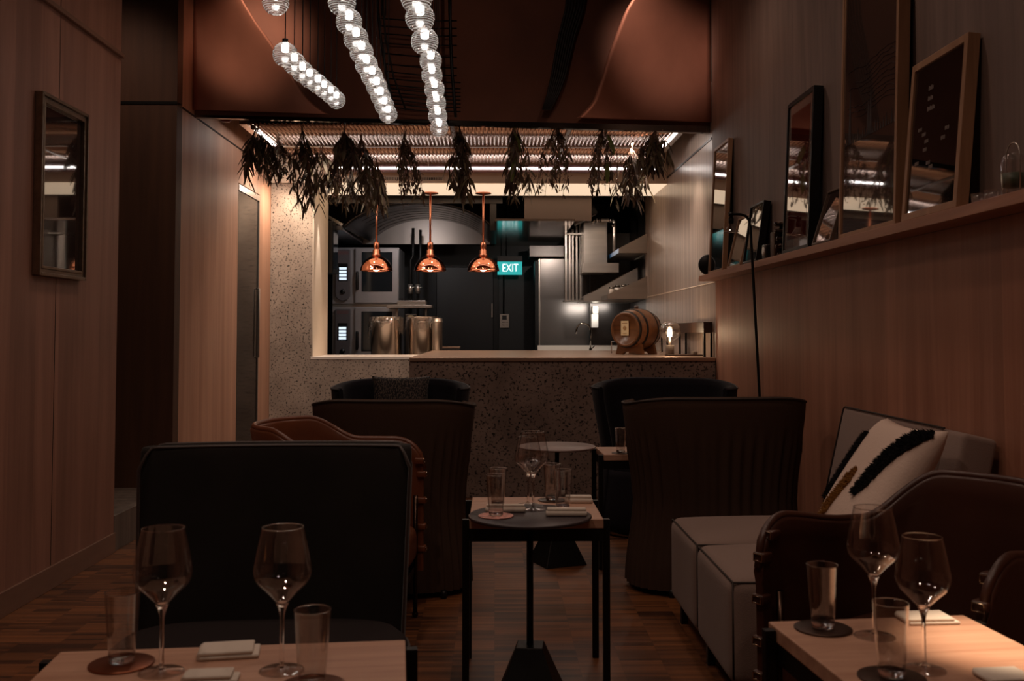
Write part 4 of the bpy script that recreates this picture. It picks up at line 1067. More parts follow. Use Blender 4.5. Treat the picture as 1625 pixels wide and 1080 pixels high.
# big scatter pillow with tufted strokes
pw, phh = .54, .54
c0 = atX(1409, 738, 1.40)
po = thing('scatter_pillow', 'cream scatter pillow with shaggy black stripes and a mustard tuft leaning on the grey sofa', 'pillow')
def pillow_mat():
    m, nt, b = newmat('cream pillow cloth'); b.inputs['Roughness'].default_value = .9; b.inputs['Base Color'].default_value = srgb(216,200,184)
    return m
pillow_mesh(pw, phh, .15, 26).build('pillow_cover', mat('cream pillow cloth', srgb(218,196,180), .9, bump=.3, bscale=120), po)
def tuft(poly_pts, width, m, name, seed, ln=.022):
    """shaggy strip following a poly-line on the pillow's front (local x,z)"""
    rnd = random.Random(seed); mb = MB()
    def front(x, z):
        u, v = x/(pw/2), z/(phh/2); return -.075*((max(0, 1-u**4))*(max(0, 1-v**4)))**.55
    P = [Vector((a, b_)) for a, b_ in poly_pts]
    seg = [(P[i+1]-P[i]).length for i in range(len(P)-1)]; T = sum(seg)
    for k in range(int(T*width*90000)):
        s = rnd.random()*T; i = 0
        while i < len(seg)-1 and s > seg[i]: s -= seg[i]; i += 1
        d = (P[i+1]-P[i]).normalized(); c = P[i]+d*s; n_ = Vector((-d.y, d.x)); e = min(1, .35+1.2*min((s+sum(seg[:i])), T-(s+sum(seg[:i])))/T*3)
        q = c+n_*rnd.uniform(-.5, .5)*width*e
        if abs(q.x) > pw/2*.96 or abs(q.y) > phh/2*.96: continue
        y = front(q.x, q.y); tip = Vector((q.x+rnd.gauss(0, .006), y-ln*rnd.uniform(.5, 1), q.y+rnd.gauss(-.004, .006)))
        a = rnd.uniform(0, PI); w_ = .0035; dx, dz = math.cos(a)*w_, math.sin(a)*w_
        mb.add([(q.x-dx, y, q.y-dz), (q.x+dx, y, q.y+dz), (q.x+.002, y, q.y+.003), tip], [(0, 1, 3), (1, 2, 3), (2, 0, 3)], False)
    return mb.build(name, m, po, fix=False)
BLK = mat('black shag yarn', srgb(14,13,14), .9)
def UV(*uv): return [((u-.5)*pw, (v-.5)*phh) for u, v in uv]
tuft(UV((.95,.94),(.84,.84),(.73,.66),(.60,.38)), .075, BLK, 'black_stripe', 1)
tuft(UV((.17,.82),(.14,.66),(.10,.48),(.06,.28)), .05, BLK, 'black_stripe', 2)
tuft(UV((.42,.54),(.34,.36),(.25,.15)), .055, mat('mustard yarn', srgb(150,104,44), .9), 'mustard_tuft', 3, .016)
zx = Vector((.54, 0, .8417)).normalized(); xx = Vector((0, -1, 0)); yx = zx.cross(xx)
po.matrix_world = Matrix(((xx.x, yx.x, zx.x, 1.37), (xx.y, yx.y, zx.y, 3.60), (xx.z, yx.z, zx.z, .74), (0, 0, 0, 1)))

# ---------------- tables ----------------
def square_table(label, loc, rz, w, d, h=.628, grp='oak topped tables on black steel legs'):
    t = thing('side_table', label, 'table', loc, rz, grp)
    th = .034
    MB().box(-w/2, -d/2, h-th, w/2, d/2, h).build('table_top', W_TABLE, t, bevel=.003)
    MB().box(-w/2-.0, -d/2+.004, h-th-.045, w/2, -d/2+.02, h-th-.001).box(-w/2, d/2-.02, h-th-.045, w/2, d/2-.004, h-th-.001).box(-w/2+.002, -d/2+.02, h-th-.045, -w/2+.018, d/2-.02, h-th-.001).box(w/2-.018, -d/2+.02, h-th-.045, w/2-.002, d/2-.02, h-th-.001).build('apron', BLACK, t)
    for sx in (-1, 1):
        for sy in (-1, 1):
            x = sx*(w/2+.0135); y = sy*(d/2-.04)
            B(x-.0125, y-.0125, 0, x+.0125, y+.0125, h-.006).build('leg', BLACK, t, bevel=.0015)
    return t
t1 = square_table('square oak topped table in the middle with a dark round table over its front', (.150, 3.845, 0), 0, .48, .48)
square_table('small oak topped table between the brown tub chair and the far navy chair', (.83, 5.66, 0), math.radians(2), .48, .36)
square_table('near right oak topped table lit by a warm spotlight', (.897, 2.112, 0), math.radians(5.5), .48, .50)
square_table('near left wide oak topped table before the charcoal lounge chair', (-.524, 1.882, 0), math.radians(5.5), .72, .60)
def round_table(label, loc, rz, top_m):
    t = thing('round_table', label, 'table', loc, rz, 'round tables on pyramid bases')
    MB().lathe([(0, .640), (.210, .640), (.218, .644), (.218, .649), (.214, .652), (0, .652)], 64).build('table_top', top_m, t)
    MB().cyl(.012, .18, .640, 16).build('pole', BLACK, t)
    b, s = .125, .046
    MB().hexa([(-b,-b,0),(b,-b,0),(b,b,0),(-b,b,0),(-s,-s,.20),(s,-s,.20),(s,s,.20),(-s,s,.20)]).build('pyramid_base', BLACK, t, bevel=.002)
    return t
round_table('dark round pedestal table standing over the square oak table in the middle', (.125, 3.567, 0), math.radians(-6), mat('matt black table top', srgb(56,48,50), .38))
round_table('grey topped round pedestal table farther back before the counter', (.353, 5.684, 0), math.radians(22), mat('pale grey table top', srgb(150,132,126), .42))

# ---------------- glassware ----------------
GL = thin_glass('clear wine glass', (.985, .98, .975, 1), .02, 1.75)
GLS = mat('solid clear glass', (1, 1, 1, 1), .0, trans=1, ior=1.45)
COP_C = mat('copper coaster', srgb(150,92,66), .3, .9, vary=.15)
BRZ_C = mat('dark bronze coaster', srgb(70,52,42), .35, .8, vary=.15)
def sm(P, n=5):
    out = []; Q = [P[0]]+P+[P[-1]]
    for i in range(1, len(Q)-2):
        for k in range(n):
            u = k/n; a, b, c_, d_ = [Vector(q) for q in Q[i-1:i+3]]
            v = .5*((2*b)+(-a+c_)*u+(2*a-5*b+4*c_-d_)*u*u+(-a+3*b-3*c_+d_)*u**3); out.append((max(0, v.x), v.y))
    out.append(P[-1]); return out
def make_wine():
    t = thing('wine_glass', '', 'wine glass')
    bowl = sm([(.0005, .128), (.012, .134), (.030, .152), (.050, .172), (.0565, .190), (.0560, .205), (.050, .238), (.0425, .272), (.0405, .281)])
    MB().lathe(bowl, 44, caps=False).build('bowl', GL, t, fix=False)
    rim = [(.0405*math.cos(2*PI*i/44), .0405*math.sin(2*PI*i/44), .281) for i in range(44)]
    MB().tube(rim, .0009, 6, closed=True).build('rim', GLS, t)
    MB().lathe(sm([(.006, .006), (.0425, .0004), (.042, .0002), (.0424, .0015), (.030, .003), (.010, .006), (.007, .009)], 3), 36, caps=False).build('foot', GL, t, fix=False)
    MB().lathe(sm([(.0, .004), (.006, .006), (.0048, .014), (.0040, .06), (.0045, .105), (.0095, .124), (.013, .133), (.0, .130)], 3), 28, caps=False).build('stem', GLS, t)
    return t
def make_tumbler():
    t = thing('water_tumbler', '', 'glass')
    MB().lathe([(.024, .012), (.0255, .014), (.030, .07), (.0345, .1385), (.0350, .140), (.0338, .140), (.0328, .1385), (.0285, .07), (.0245, .015), (.023, .0125)], 40, caps=False).build('glass_wall', GL, t, fix=False)
    MB().lathe([(0, 0), (.022, 0), (.0245, .002), (.0252, .012), (.0, .011)], 32, caps=False).build('thick_base', GLS, t)
    MB().tube([(.0345*math.cos(2*PI*i/40), .0345*math.sin(2*PI*i/40), .140) for i in range(40)], .0009, 6, closed=True).build('rim', GLS, t)
    return t
ws, tsn = [None], [None]
def wine(px, py, z, label, sc=1):
    p = atZ(px, py, z)
    if ws[0] is None: ws[0] = make_wine(); t = ws[0]; t.location = (p.x, p.y, z+.0005); t['label'] = label; t['group'] = 'wine glasses on the tables'
    else: t = dup(ws[0], label, (p.x, p.y, z+.0005), 0, 'wine glasses on the tables')
    t.scale = (sc, sc, sc); return t
def tumbler(px, py, z, label, coaster=None, cm=None, r=.064, sc=1, off=(0, 0)):
    p = atZ(px, py, z); zz = z
    if coaster:
        o = MB().lathe([(0, 0), (r-.003, 0), (r, .001), (r, .003), (r-.002, .004), (0, .004)], 44).build('coaster', cm)
        o.location = (p.x+off[0], p.y+off[1], z+.0005); tag(o, coaster, 'coaster', 'round coasters'); zz = z+.0047
    if label is None: return
    if tsn[0] is None: tsn[0] = make_tumbler(); t = tsn[0]; t.location = (p.x, p.y, zz+.0003); t['label'] = label; t['group'] = 'water tumblers'
    else: t = dup(tsn[0], label, (p.x, p.y, zz+.0003), 0, 'water tumblers')
    t.scale = (sc, sc, sc); return t
NAP = mat('white linen napkin', srgb(214,204,190), .9, bump=.2, bscale=200)
def napkin(px, py, z, label, w=.10, d=.085, rz=0, h=.012, roll=False):
    p = atZ(px, py, z); t = thing('folded_napkin', label, 'napkin', (p.x, p.y, z+.0006), rz, 'folded white napkins')
    if roll:
        MB().rbox(-w/2, -d/2, 0, w/2, d/2, h*1.4, h*.6, 4).build('napkin_fold', NAP, t)
        MB().rbox(-w/2+.004, -d/2+.006, h*1.4, w/2-.004, d/2-.004, h*2.1, h*.3, 3).build('napkin_fold', NAP, t)
        return t
    MB().rbox(-w/2, -d/2, 0, w/2, d/2, h*.5, h*.24, 3).build('napkin_fold', NAP, t)
    # upper fold, slightly shifted, joined at the left edge
    MB().rbox(-w/2-.001, -d/2+.002, h*.52, w/2-.012, d/2+.004, h, h*.24, 3).build('napkin_fold', NAP, t)
    MB().tube([(-w/2+.001, -d/2+.003, h*.5), (-w/2+.001, d/2-.002, h*.5)], h*.46, 10).build('fold_edge', NAP, t)
    return t
ZT, ZR = .628, .652
wine(256, 1066, ZT, 'left wine glass on the near left table')
wine(447, 1063, ZT, 'right wine glass on the near left table', 1.0)
tumbler(193, 1054, ZT, 'faint water tumbler on a copper coaster at the left end of the near left table', 'copper coaster at the left end of the near left table', COP_C)
tumbler(495, 1090, ZT, 'water tumbler at the right of the near left table', 'copper coaster at the right of the near left table, cut by the frame', COP_C)
napkin(366, 1038, ZT, 'folded white napkin between the two wine glasses on the near left table', .118, .075, math.radians(10), .016)
napkin(337, 1080, ZT, 'white napkin at the very bottom edge of the near left table', .10, .05, math.radians(6), .016)
wine(1388, 1009, ZT, 'rear wine glass of the two on the near right table')
wine(1467, 1062, ZT, 'front wine glass of the two on the near right table', .93)
tumbler(1306, 998, ZT, 'water tumbler on a dark coaster at the rear left of the near right table', 'dark bronze coaster at the rear left corner of the near right table', BRZ_C)
tumbler(1415, 1076, ZT, 'water tumbler at the front of the near right table', 'dark bronze coaster at the front of the near right table', BRZ_C)
napkin(1473, 985, ZT, 'folded white napkin behind the wine glasses on the near right table', .12, .07, math.radians(3), .014)
napkin(1600, 1078, ZT, 'white napkin under the warm light at the right frame edge', .10, .07, math.radians(5), .012)
# centre tables
wine(846, 808, ZR, 'front wine glass standing on the dark round table', 1.0)
wine(838, 800, ZT, 'rear wine glass standing on the square oak table behind the dark round top', .93)
tumbler(787, 819, ZR, 'left front tumbler on the dark round table', 'round pink patterned paper coaster on the dark round table', mat('pink printed coaster', srgb(206,150,138), .6, vary=.5, vscale=60), r=.062)
tumbler(790, 800, ZT, 'tumbler behind the left front tumbler on the square oak table', None)
tumbler(893, 806, ZR, 'right front tumbler on the dark round table', None, sc=1.0)
tumbler(876, 794, ZT, 'rear right tumbler standing on the square oak table', 'dark coaster at the rear of the square oak table', BRZ_C, r=.055)
napkin(802, 812, ZR+.0045 if False else ZR, 'rolled white napkin behind the left tumbler on the dark round table', .145, .035, 0, .013, True)
napkin(899, 818, ZR, 'rolled white napkin at the right front of the dark round table', .145, .045, math.radians(-2), .013, True)
napkin(918, 797, ZT, 'folded white napkin at the right rear of the square oak table', .11, .05, math.radians(-2), .013, True)
tumbler(985, 719, ZT, 'lone tumbler on the small far right oak table', 'dark coaster under the tumbler on the far right oak table', BRZ_C, r=.05, sc=.95)
# low dark bag with paper by the sofa foot
p = atZ(1100, 1085, .06)
t = thing('floor_bag', 'black flat bag with pale crumpled paper on the floor by the grey sofa', 'bag', (.735, 3.30, 0), math.radians(20))
MB().rbox(-.12, -.16, .002, .06, .16, .10, .02, 3).build('bag_body', BLACKP, t)
rnd = random.Random(4); MB().grid(lambda u, v: (-.10+.08*u, -.05+.09*v, .104+.014*rnd.random()), 7, 7, smooth=False).build('crumpled_paper', mat('pale pink paper', srgb(214,176,168), .8), t, solid=.001)
# ---------------- ledge and leaning frames ----------------
ledge = B(1.612, -1.0, 1.692, RW-.001, 7.87, 1.733).build('picture_ledge', W_LEDGE, bevel=.002)
tag(ledge, 'long pale oak picture ledge running along the right wall', 'shelf')
LZ = 1.734
def art_glass(name, c, extra=None):
    """dark printed picture behind reflective glass"""
    m, nt, b = newmat(name); b.inputs['Roughness'].default_value = .04; b.inputs['Specular IOR Level'].default_value = .9
    b.inputs['Base Color'].default_value = c; b.inputs['Coat Weight'].default_value = 1; b.inputs['Coat Roughness'].default_value = .02; b.inputs['Coat IOR'].default_value = 1.9
    return m, nt, b
A_DARK = art_glass('dark print under glass', srgb(24,17,15))[0]
A_BROWN = art_glass('brown print under glass', srgb(64,48,42))[0]
A_RED = art_glass('dark red print under glass', srgb(78,26,22))[0]
A_PALE = art_glass('pale mat under glass', srgb(122,106,98))[0]
def leaning(label, y0, y1, h, foot, frame_m, art_m, bw=.02, th=.035, topx=None, mat_border=0, marks=None, name='leaning_picture'):
    """frame standing on the ledge between y0 (near) and y1 (far), bottom front edge at x=foot, leaning to the wall"""
    topx = RW-.006-th if topx is None else topx
    ang = math.asin(min(.9, (topx-foot)/h))
    t = thing(name, label, 'picture', (foot, y0, LZ), 0, 'pictures leaning on the ledge')
    # local: x thickness, y width (0..w), z height
    w = y1-y0; R_ = Matrix.Translation((0, 0, th*math.sin(ang)*0+.001)) @ Matrix.Rotation(ang, 4, 'Y')
    zoff = math.sin(ang)*th
    R_ = Matrix.Translation((0, 0, zoff+.0005)) @ Matrix.Rotation(ang, 4, 'Y')
    MB().box(0, 0, 0, th, bw, h, M=R_).box(0, w-bw, 0, th, w, h, M=R_).box(0, bw, 0, th, w-bw, bw, M=R_).box(0, bw, h-bw, th, w-bw, h, M=R_).build('frame', frame_m, t, bevel=.0015)
    if mat_border:
        MB().box(.008, bw, bw, .014, w-bw, h-bw, M=R_).build('mat_board', A_PALE, t)
        MB().box(.0072, bw+mat_border, bw+mat_border, .0079, w-bw-mat_border, h-bw-mat_border, M=R_).build('print', art_m, t)
    else: MB().box(.008, bw, bw, .014, w-bw, h-bw, M=R_).build('print', art_m, t)
    MB().box(th-.008, bw, bw, th-.004, w-bw, h-bw, M=R_).build('backing_board', BLACK, t)
    if marks: marks(t, R_, w, h, bw)
    return t
leaning('tall pale wood framed mirror-like picture at the far left end of the ledge', 7.20, 7.68, .97, 1.645, W_FRAME, A_DARK)
leaning('small pale framed picture leaning at a slant, left of the thin black lamp stand', 6.62, 6.99, .36, 1.628, W_FRAME, A_BROWN, bw=.012, th=.02)
leaning('small black framed picture leaning at a slant, behind the thin black lamp stand', 6.22, 6.56, .385, 1.632, BLACK, A_DARK, bw=.012, th=.045)
leaning('black framed picture with pale mat and red print in the middle of the ledge', 5.20, 5.68, .86, 1.640, BLACK, A_RED, bw=.02, th=.05, mat_border=.055)
leaning('small slanted picture squeezed between the black frame and the tallest oak frame', 4.82, 5.10, .29, 1.626, mat('dull bronze frame', srgb(90,74,62), .5), A_BROWN, bw=.01, th=.02)
def city(t, R_, w, h, bw):
    rnd = random.Random(5); mb = MB()
    for k in range(11):
        z = h*.42+.022*k; mb.tube([R_ @ Vector((.0068, bw+.02+(w-2*bw-.04)*i/14, z+rnd.uniform(-.006, .006)+.01*math.sin(i*.6))) for i in range(2+rnd.randint(6, 12))], .0009, 3)
    ink = mat('grey ink line', srgb(46,34,32), .8)
    mb.build('ink_line', ink, t, fix=False)
    mb = MB()
    for (yy, hh) in ((w-.11, .26), (w-.34, .17), (w-.37, .22)):
        mb.prism([(yy-.018, h*.33), (yy+.018, h*.33), (yy, h*.33+hh)], .0065, .0075, 'YZ', M=R_)
    for i in range(20):
        yy = bw+.02+(w-.08)*i/20; hh = rnd.uniform(.02, .07); mb.prism([(yy-.008, h*.33), (yy+.008, h*.33), (yy, h*.33+hh)], .0065, .0075, 'YZ', M=R_)
    mb.build('inked_spires', ink, t)
leaning('tallest oak framed ink drawing with dark spires, cut by the top of the photo', 4.06, 4.74, 1.32, 1.640, W_FRAME, art_glass('brown paper under glass', srgb(74,58,52))[0], bw=.022, th=.05, marks=city)
def board(t, R_, w, h, bw):
    rnd = random.Random(9); letter = mat('faded letter', srgb(120,106,98), .6)
    for txt, z, s in (('ABC', .78, .030), ('AL 2', .70, .028), ('3 OWLS', .62, .030)):
        pass
    # three short illegible rows high up, scattered small marks lower down
    k = 0
    for z, n in ((.80, 4), (.735, 4), (.67, 6)):
        mb = MB()
        for i in range(n):
            yy = w*.66-i*.011; mb.box(.0066, yy-.0035, h*z-.009, .0078, yy+.0035, h*z+.009-.004*(i % 2), M=R_)
        mb.build('letter_row', letter, t)
    for (yy, z) in ((.80,.56),(.72,.52),(.30,.50),(.36,.45),(.66,.47),(.68,.42),(.82,.35),(.60,.33),(.55,.30)):
        mb = MB()
        for i in range(3): mb.box(.0066, w*yy-i*.012, h*z-.008, .0078, w*yy-i*.012+.007, h*z+.006, M=R_)
        mb.build('letter_mark', letter, t)
leaning('pale oak framed black letter board, rightmost frame on the ledge', 3.50, 3.98, .63, 1.632, W_FRAME, art_glass('black felt under glass', srgb(12,9,9))[0], bw=.028, th=.045, marks=board)
# little things on the ledge
t = thing('round_ornament', 'dark round disc standing behind the farthest frame at the ledge end', 'ornament', (1.672, 7.78, LZ))
MB().lathe([(0, -.012), (.075, -.012), (.082, 0), (.075, .012), (0, .012)], 32, M=Matrix.Translation((0, 0, .0826)) @ Matrix.Rotation(PI/2, 4, 'X')).build('disc', BLACK, t)
q = 0
t = thing('small_clock', 'small dark box clock with a pale dial beside the black lamp stand', 'clock', (1.66, 6.03, LZ))
MB().rbox(-.03, -.04, 0, .03, .04, .09, .01, 3).build('case', STEEL_D, t)
MB().lathe([(0, 0), (.028, 0), (.028, .003), (0, .003)], 20, M=Matrix.Translation((-.03, 0, .048)) @ Matrix.Rotation(-PI/2, 4, 'Y')).build('dial', WHITE, t)
t = thing('stacked_ornament', 'dark turned wooden ornament with ringed arms, left of the black framed picture', 'ornament', (1.672, 5.82, LZ))
MB().rbox(-.035, .0, 0, .035, .09, .15, .008, 2).build('side_block', W_BROWN, t)
for k, (z, r) in enumerate(((0, .03), (.045, .042), (.09, .036), (.135, .046), (.175, .05))):
    MB().lathe([(0, z), (r, z), (r+.004, z+.01), (r, z+.022), (.018, z+.026), (.018, z+.05), (0, z+.05)] if k < 4 else [(0, z), (r, z), (r, z+.02), (0, z+.022)], 20, M=Matrix.Translation((0, -.055, 0))).build('turned_ring', TUBEM, t)
# cloche and small glasses at the near end
t = thing('glass_cloche', 'glass jar lantern with wire handle and green filling at the ledge near end', 'glass jar', (1.677, 3.19, LZ))
MB().lathe(sm([(.030, 0), (.036, .002), (.037, .04), (.037, .10), (.034, .125), (.020, .14), (.018, .142)]), 32, caps=False).build('glass_body', GL, t, fix=False)
MB().lathe([(0, .03), (.034, .03), (.034, .075), (0, .075)], 28).build('green_filling', mat('dull green filling', srgb(74,84,66), .5), t)
MB().lathe([(0, 0), (.032, 0), (.032, .006), (0, .008)], 24).build('base', STEEL, t)
MB().tube([(0, .040, .0), (0, .042, .10)]+[(0, .042*math.cos(PI*i/12), .13+.045*math.sin(PI*i/12)) for i in range(13)]+[(0, -.042, .10), (0, -.040, 0)], .0025, 6).build('wire_handle', STEEL, t)
for k, (y, lab) in enumerate(((3.40, 'left of two small clear shot glasses beside the glass jar lantern'), (3.31, 'right of two small clear shot glasses beside the glass jar lantern'))):
    t = thing('shot_glass', lab, 'glass', (1.665, y, LZ+.0005), 0, 'small glasses on the ledge')
    MB().lathe([(0, 0), (.022, 0), (.025, .036), (.0235, .036), (.021, .006), (0, .006)], 28, caps=False).build('glass_wall', GL, t, fix=False)
    MB().tube([(.0245*math.cos(2*PI*i/28), .0245*math.sin(2*PI*i/28), .036) for i in range(28)], .0009, 5, closed=True).build('rim', GLS, t)

# ---------------- thin black lamp stand ----------------
t = thing('floor_lamp', 'thin black floor lamp with bent neck and small glass shade before the ledge', 'lamp', (0, 0, 0))
Yl = 6.1
b0 = atY(1206, 640, Yl); b1 = atY(1191, 362, Yl)
base = b0+(b0-b1)*((b0.z)/(b1.z-b0.z))
pts = [base, b0, b1]+[atY(x, y, Yl+dy) for x, y, dy in ((1189, 350, .0), (1184, 343, .0), (1176, 340, 0), (1166, 339.5, 0), (1160, 340, 0))]
pts = [base+Vector((0, 0, .01))]+pts[1:]
MB().tube(pts, .0085, 10).build('pole', BLACK, t)
MB().lathe([(0, 0), (.13, 0), (.13, .008), (.02, .014), (0, .014)], 32, M=Matrix.Translation((base.x, base.y, 0))).build('base_disc', BLACK, t)
h0 = atY(1160, 340, Yl)
MB().lathe([(0, .012), (.016, .012), (.016, -.01), (.010, -.012), (.017, -.03), (.015, -.055), (0, -.06)], 16, M=Matrix.Translation(h0)).build('lamp_socket', BLACK, t)
MB().lathe([(.008, -.055), (.018, -.07), (.036, -.100), (.045, -.108)], 24, M=Matrix.Translation(h0), caps=False).build('glass_shade', GL, t, fix=False)
MB().tube([tuple(h0+Vector((.045*math.cos(2*PI*i/24), .045*math.sin(2*PI*i/24), -.108))) for i in range(24)], .002, 6, closed=True).build('shade_rim', STEEL, t)

# ---------------- framed mirror-like picture on the left wall ----------------
t = thing('wall_picture', 'tall narrow silver framed picture behind reflective glass on the left panelled wall', 'picture', (LW+.001, 4.88, 1.572))
w, h = .56, .90; BR = mat('aged silver frame', srgb(134,116,98), .32, .8, vary=.2, vscale=20)
bw = .04
def fr(mb, i, o_, x0, x1):
    mb.box(x0, i, i, x1, o_, h-i); mb.box(x0, w-o_, i, x1, w-i, h-i); mb.box(x0, o_, i, x1, w-o_, o_); mb.box(x0, o_, h-o_, x1, w-o_, h-i); return mb
f = fr(MB(), 0, .016, 0, .040); fr(f, .016, .034, 0, .030); fr(f, .034, .048, 0, .034)
f.build('frame', BR, t, bevel=.003)
B(.001, .048, .048, .014, w-.048, h-.048).build('glass_picture', art_glass('dark picture under glass', srgb(58,44,40))[0], t)

# ---------------- things on the counter ----------------
t = thing('barrel', 'small oak barrel with dark hoops on a wooden cradle on the counter', 'barrel'); q = atY(1010, 558, 8.95)
t.location = (q.x+.0, 8.95, CZ+.001); t.rotation_euler = (0, 0, math.radians(-42))
# barrel axis along local y, front head toward -y
Lb, Rm, Rh = .36, .185, .150; zc = .222
RM = Matrix.Translation((0, 0, zc)) @ Matrix.Rotation(-PI/2, 4, 'X')
def rb(s): return Rh+(Rm-Rh)*(1-(2*s/Lb)**2)
pf = [(rb(-Lb/2)-.02, -Lb/2), ]+[(rb(-Lb/2+Lb*i/20), -Lb/2+Lb*i/20) for i in range(21)]+[(rb(Lb/2)-.02, Lb/2), (rb(Lb/2)-.02, Lb/2-.02), (0, Lb/2-.02)]
pf = [(0, -Lb/2+.02), (rb(-Lb/2)-.02, -Lb/2+.02)]+pf
MB().lathe(pf, 48, M=RM, caps=False).build('staves', W_BARREL, t, fix=True)
for s, wdt in ((-.165, .022), (-.085, .022), (.085, .022), (.165, .022)):
    MB().lathe([(rb(s-wdt/2)+.0005, s-wdt/2), (rb(s-wdt/2)+.004, s-wdt/2), (rb(s+wdt/2)+.004, s+wdt/2), (rb(s+wdt/2)+.0005, s+wdt/2)], 48, M=RM, caps=False).build('hoop', mat('dark hoop iron', srgb(24,18,15), .4, .5) if s == -.165 else bpy.data.materials['dark hoop iron'], t)
MB().cyl(.018, 0, .03, 14, M=Matrix.Translation((0, 0, zc+Rm-.004))).build('bung', W_BROWN, t)
lbl = B(-.05, -Lb/2+.012, zc-.055, .03, -Lb/2+.016, zc+.075).build('paper_label', mat('cream label', srgb(226,204,160), .6), t)
mb = MB(); mb.lathe([(.010, 0), (.018, 0), (.018, .001), (.010, .001)], 20, M=Matrix.Translation((-.01, -Lb/2+.011, zc+.012)) @ Matrix.Rotation(PI/2, 4, 'X'))
mb.box(-.038, -Lb/2+.0105, zc+.052, .018, -Lb/2+.0115, zc+.058); mb.box(-.03, -Lb/2+.0105, zc-.040, .01, -Lb/2+.0115, zc-.036)
mb.build('label_print', mat('ochre print', srgb(168,130,84), .6), lbl)
for y in (-.10, .10):
    MB().prism([(-.145, 0), (-.07, 0), (-.05, .022), (.05, .022), (.07, 0), (.145, 0), (.118, .105), (.07, .068), (0, .050), (-.07, .068), (-.118, .105)], y-.018, y+.018).build('cradle', W_BARREL, t, bevel=.003)
MB().box(-.02, -.10, .022, .02, .10, .045).build('cradle_rail', W_BARREL, t)
# globe bulb lamp on a small board
q = atY(1085, 565, 8.35)
tr = tag(MB().rbox(-.15, -.06, 0, .15, .06, .012, .004, 2).build('wooden_board', W_BROWN), 'thin dark board under the globe bulb lamp on the counter', 'board'); tr.location = (q.x, 8.35, CZ+.0005)
q = atY(1063, 545, 8.35); t = thing('bulb_lamp', 'large clear globe bulb glowing on a small cylindrical base on the counter', 'lamp', (q.x, 8.35, CZ+.013))
MB().lathe([(0, 0), (.034, 0), (.036, .004), (.036, .072), (.033, .076), (0, .076)], 28).build('base', mat('grey concrete base', srgb(120,108,98), .7, bump=.2), t)
MB().lathe(sm([(.016, .076), (.018, .095), (.034, .115), (.076, .145), (.092, .190), (.082, .235), (.050, .268), (.0, .280)]), 40, caps=False).build('glass_globe', thin_glass('warm clear bulb glass', (.95, .93, .9, 1), .02, 1.9), t, fix=False)
MB().tube([(0, 0, .076), (0, 0, .150)], .008, 8).build('filament_stem', WHITE, t)
MB().lathe([(0, .150), (.018, .150), (.021, .175), (.018, .205), (0, .205)], 18).build('filament', emit('warm filament', (1, .72, .45, 1), 22), t)
l = bpy.data.lights.new('bulb_light', 'POINT'); l.energy = 2.2; l.color = (1, .68, .42); l.shadow_soft_size = .02
lo = bpy.data.objects.new('bulb_light', l); C.objects.link(lo); lo.location = (q.x, 8.35-.03, CZ+.19)
o = MB().tube([(q.x+.30, 8.33, CZ+.02), (q.x+.36, 8.30, CZ+.030), (q.x+.42, 8.1, CZ+.012), (q.x+.41, 7.88, CZ+.012), (q.x+.40, 7.835, CZ-.005), (q.x+.40, 7.832, CZ-.10), (q.x+.41, 7.832, .6)], .004, 8).build('power_cord', WHITE)
o = tag(o, 'thin pale power cord hanging over the counter front at the right', 'cord')
t = thing('cord_switch', 'small grey switch cube lying on the dark board right of the bulb lamp', 'switch'); t.location = (q.x+.21, 8.35, CZ+.013)
MB().rbox(-.02, -.015, 0, .02, .015, .026, .005, 2).build('switch_body', mat('grey switch', srgb(120,108,98), .6), t)
# low wooden stand along the side wall behind the lamp
t = thing('wooden_stand', 'low dark wooden stand with a broad rail behind the glowing bulb lamp', 'stand', (0, 0, 0))
sx = RW-.008
B(sx-.07, 7.96, 1.285, sx-.045, 10.0, 1.372).build('rail', W_BROWN, t, bevel=.002)
B(sx-.07, 7.94, 1.285, sx, 7.96, 1.372).build('rail', W_BROWN, t, bevel=.002)
B(sx-.045, 7.96, 1.352, sx, 10.0, 1.372).build('top_board', W_BROWN, t, bevel=.002)
for y in (7.94, 9.0, 9.98):
    for x in (sx-.07, sx-.016): B(x, y+.001, CZ+.0005, x+.016, y+.017, 1.284).build('leg', BLACK, t)
# small glass racks beside the barrel
for k, px in enumerate((976, 1044)):
    q = atY(px, 556, 9.3); t = thing('wire_holder', ['small chrome wire holder left of the barrel', 'small chrome wire holder right of the barrel'][k], 'holder', (q.x, 9.3, CZ+.001))
    MB().tube([(-.03, 0, .002), (-.03, 0, .11), (.03, 0, .11), (.03, 0, .002)], .003, 6).tube([(-.03, .06, .002), (-.03, .06, .11), (.03, .06, .11), (.03, .06, .002)], .003, 6).tube([(-.03, 0, .002), (-.03, .06, .002)], .003, 6).tube([(.03, 0, .002), (.03, .06, .002)], .003, 6).build('wire_frame', STEEL_M, t)

# ---------------- tall cabinet door in the left wall ----------------
t = thing('wine_fridge', 'tall built-in cabinet with a dark glossy door and steel frame in the left wall', 'fridge', (0, 0, 0))
B(LW-.6, 8.775, 0, LW-.03, 9.545, 2.59).build('cabinet_body', BLACK, t)
dr = B(LW-.03, 8.79, .05, LW-.006, 9.53, 2.53).build('door', mat('glossy dark door', srgb(10,8,7), .12, 0, spec=.25, bump=.03, bscale=3), t)
B(LW-.03, 8.775, 2.535, LW+.004, 9.545, 2.588).build('top_trim', STEEL, t)
B(LW-.03, 9.532, 0, LW+.004, 9.546, 2.535).build('side_trim', STEEL, t)
MB().tube([(LW-.006, 9.50, 1.05), (LW+.018, 9.50, 1.05), (LW+.018, 9.50, 1.70), (LW-.006, 9.50, 1.70)], .007, 8).build('handle', STEEL, dr)
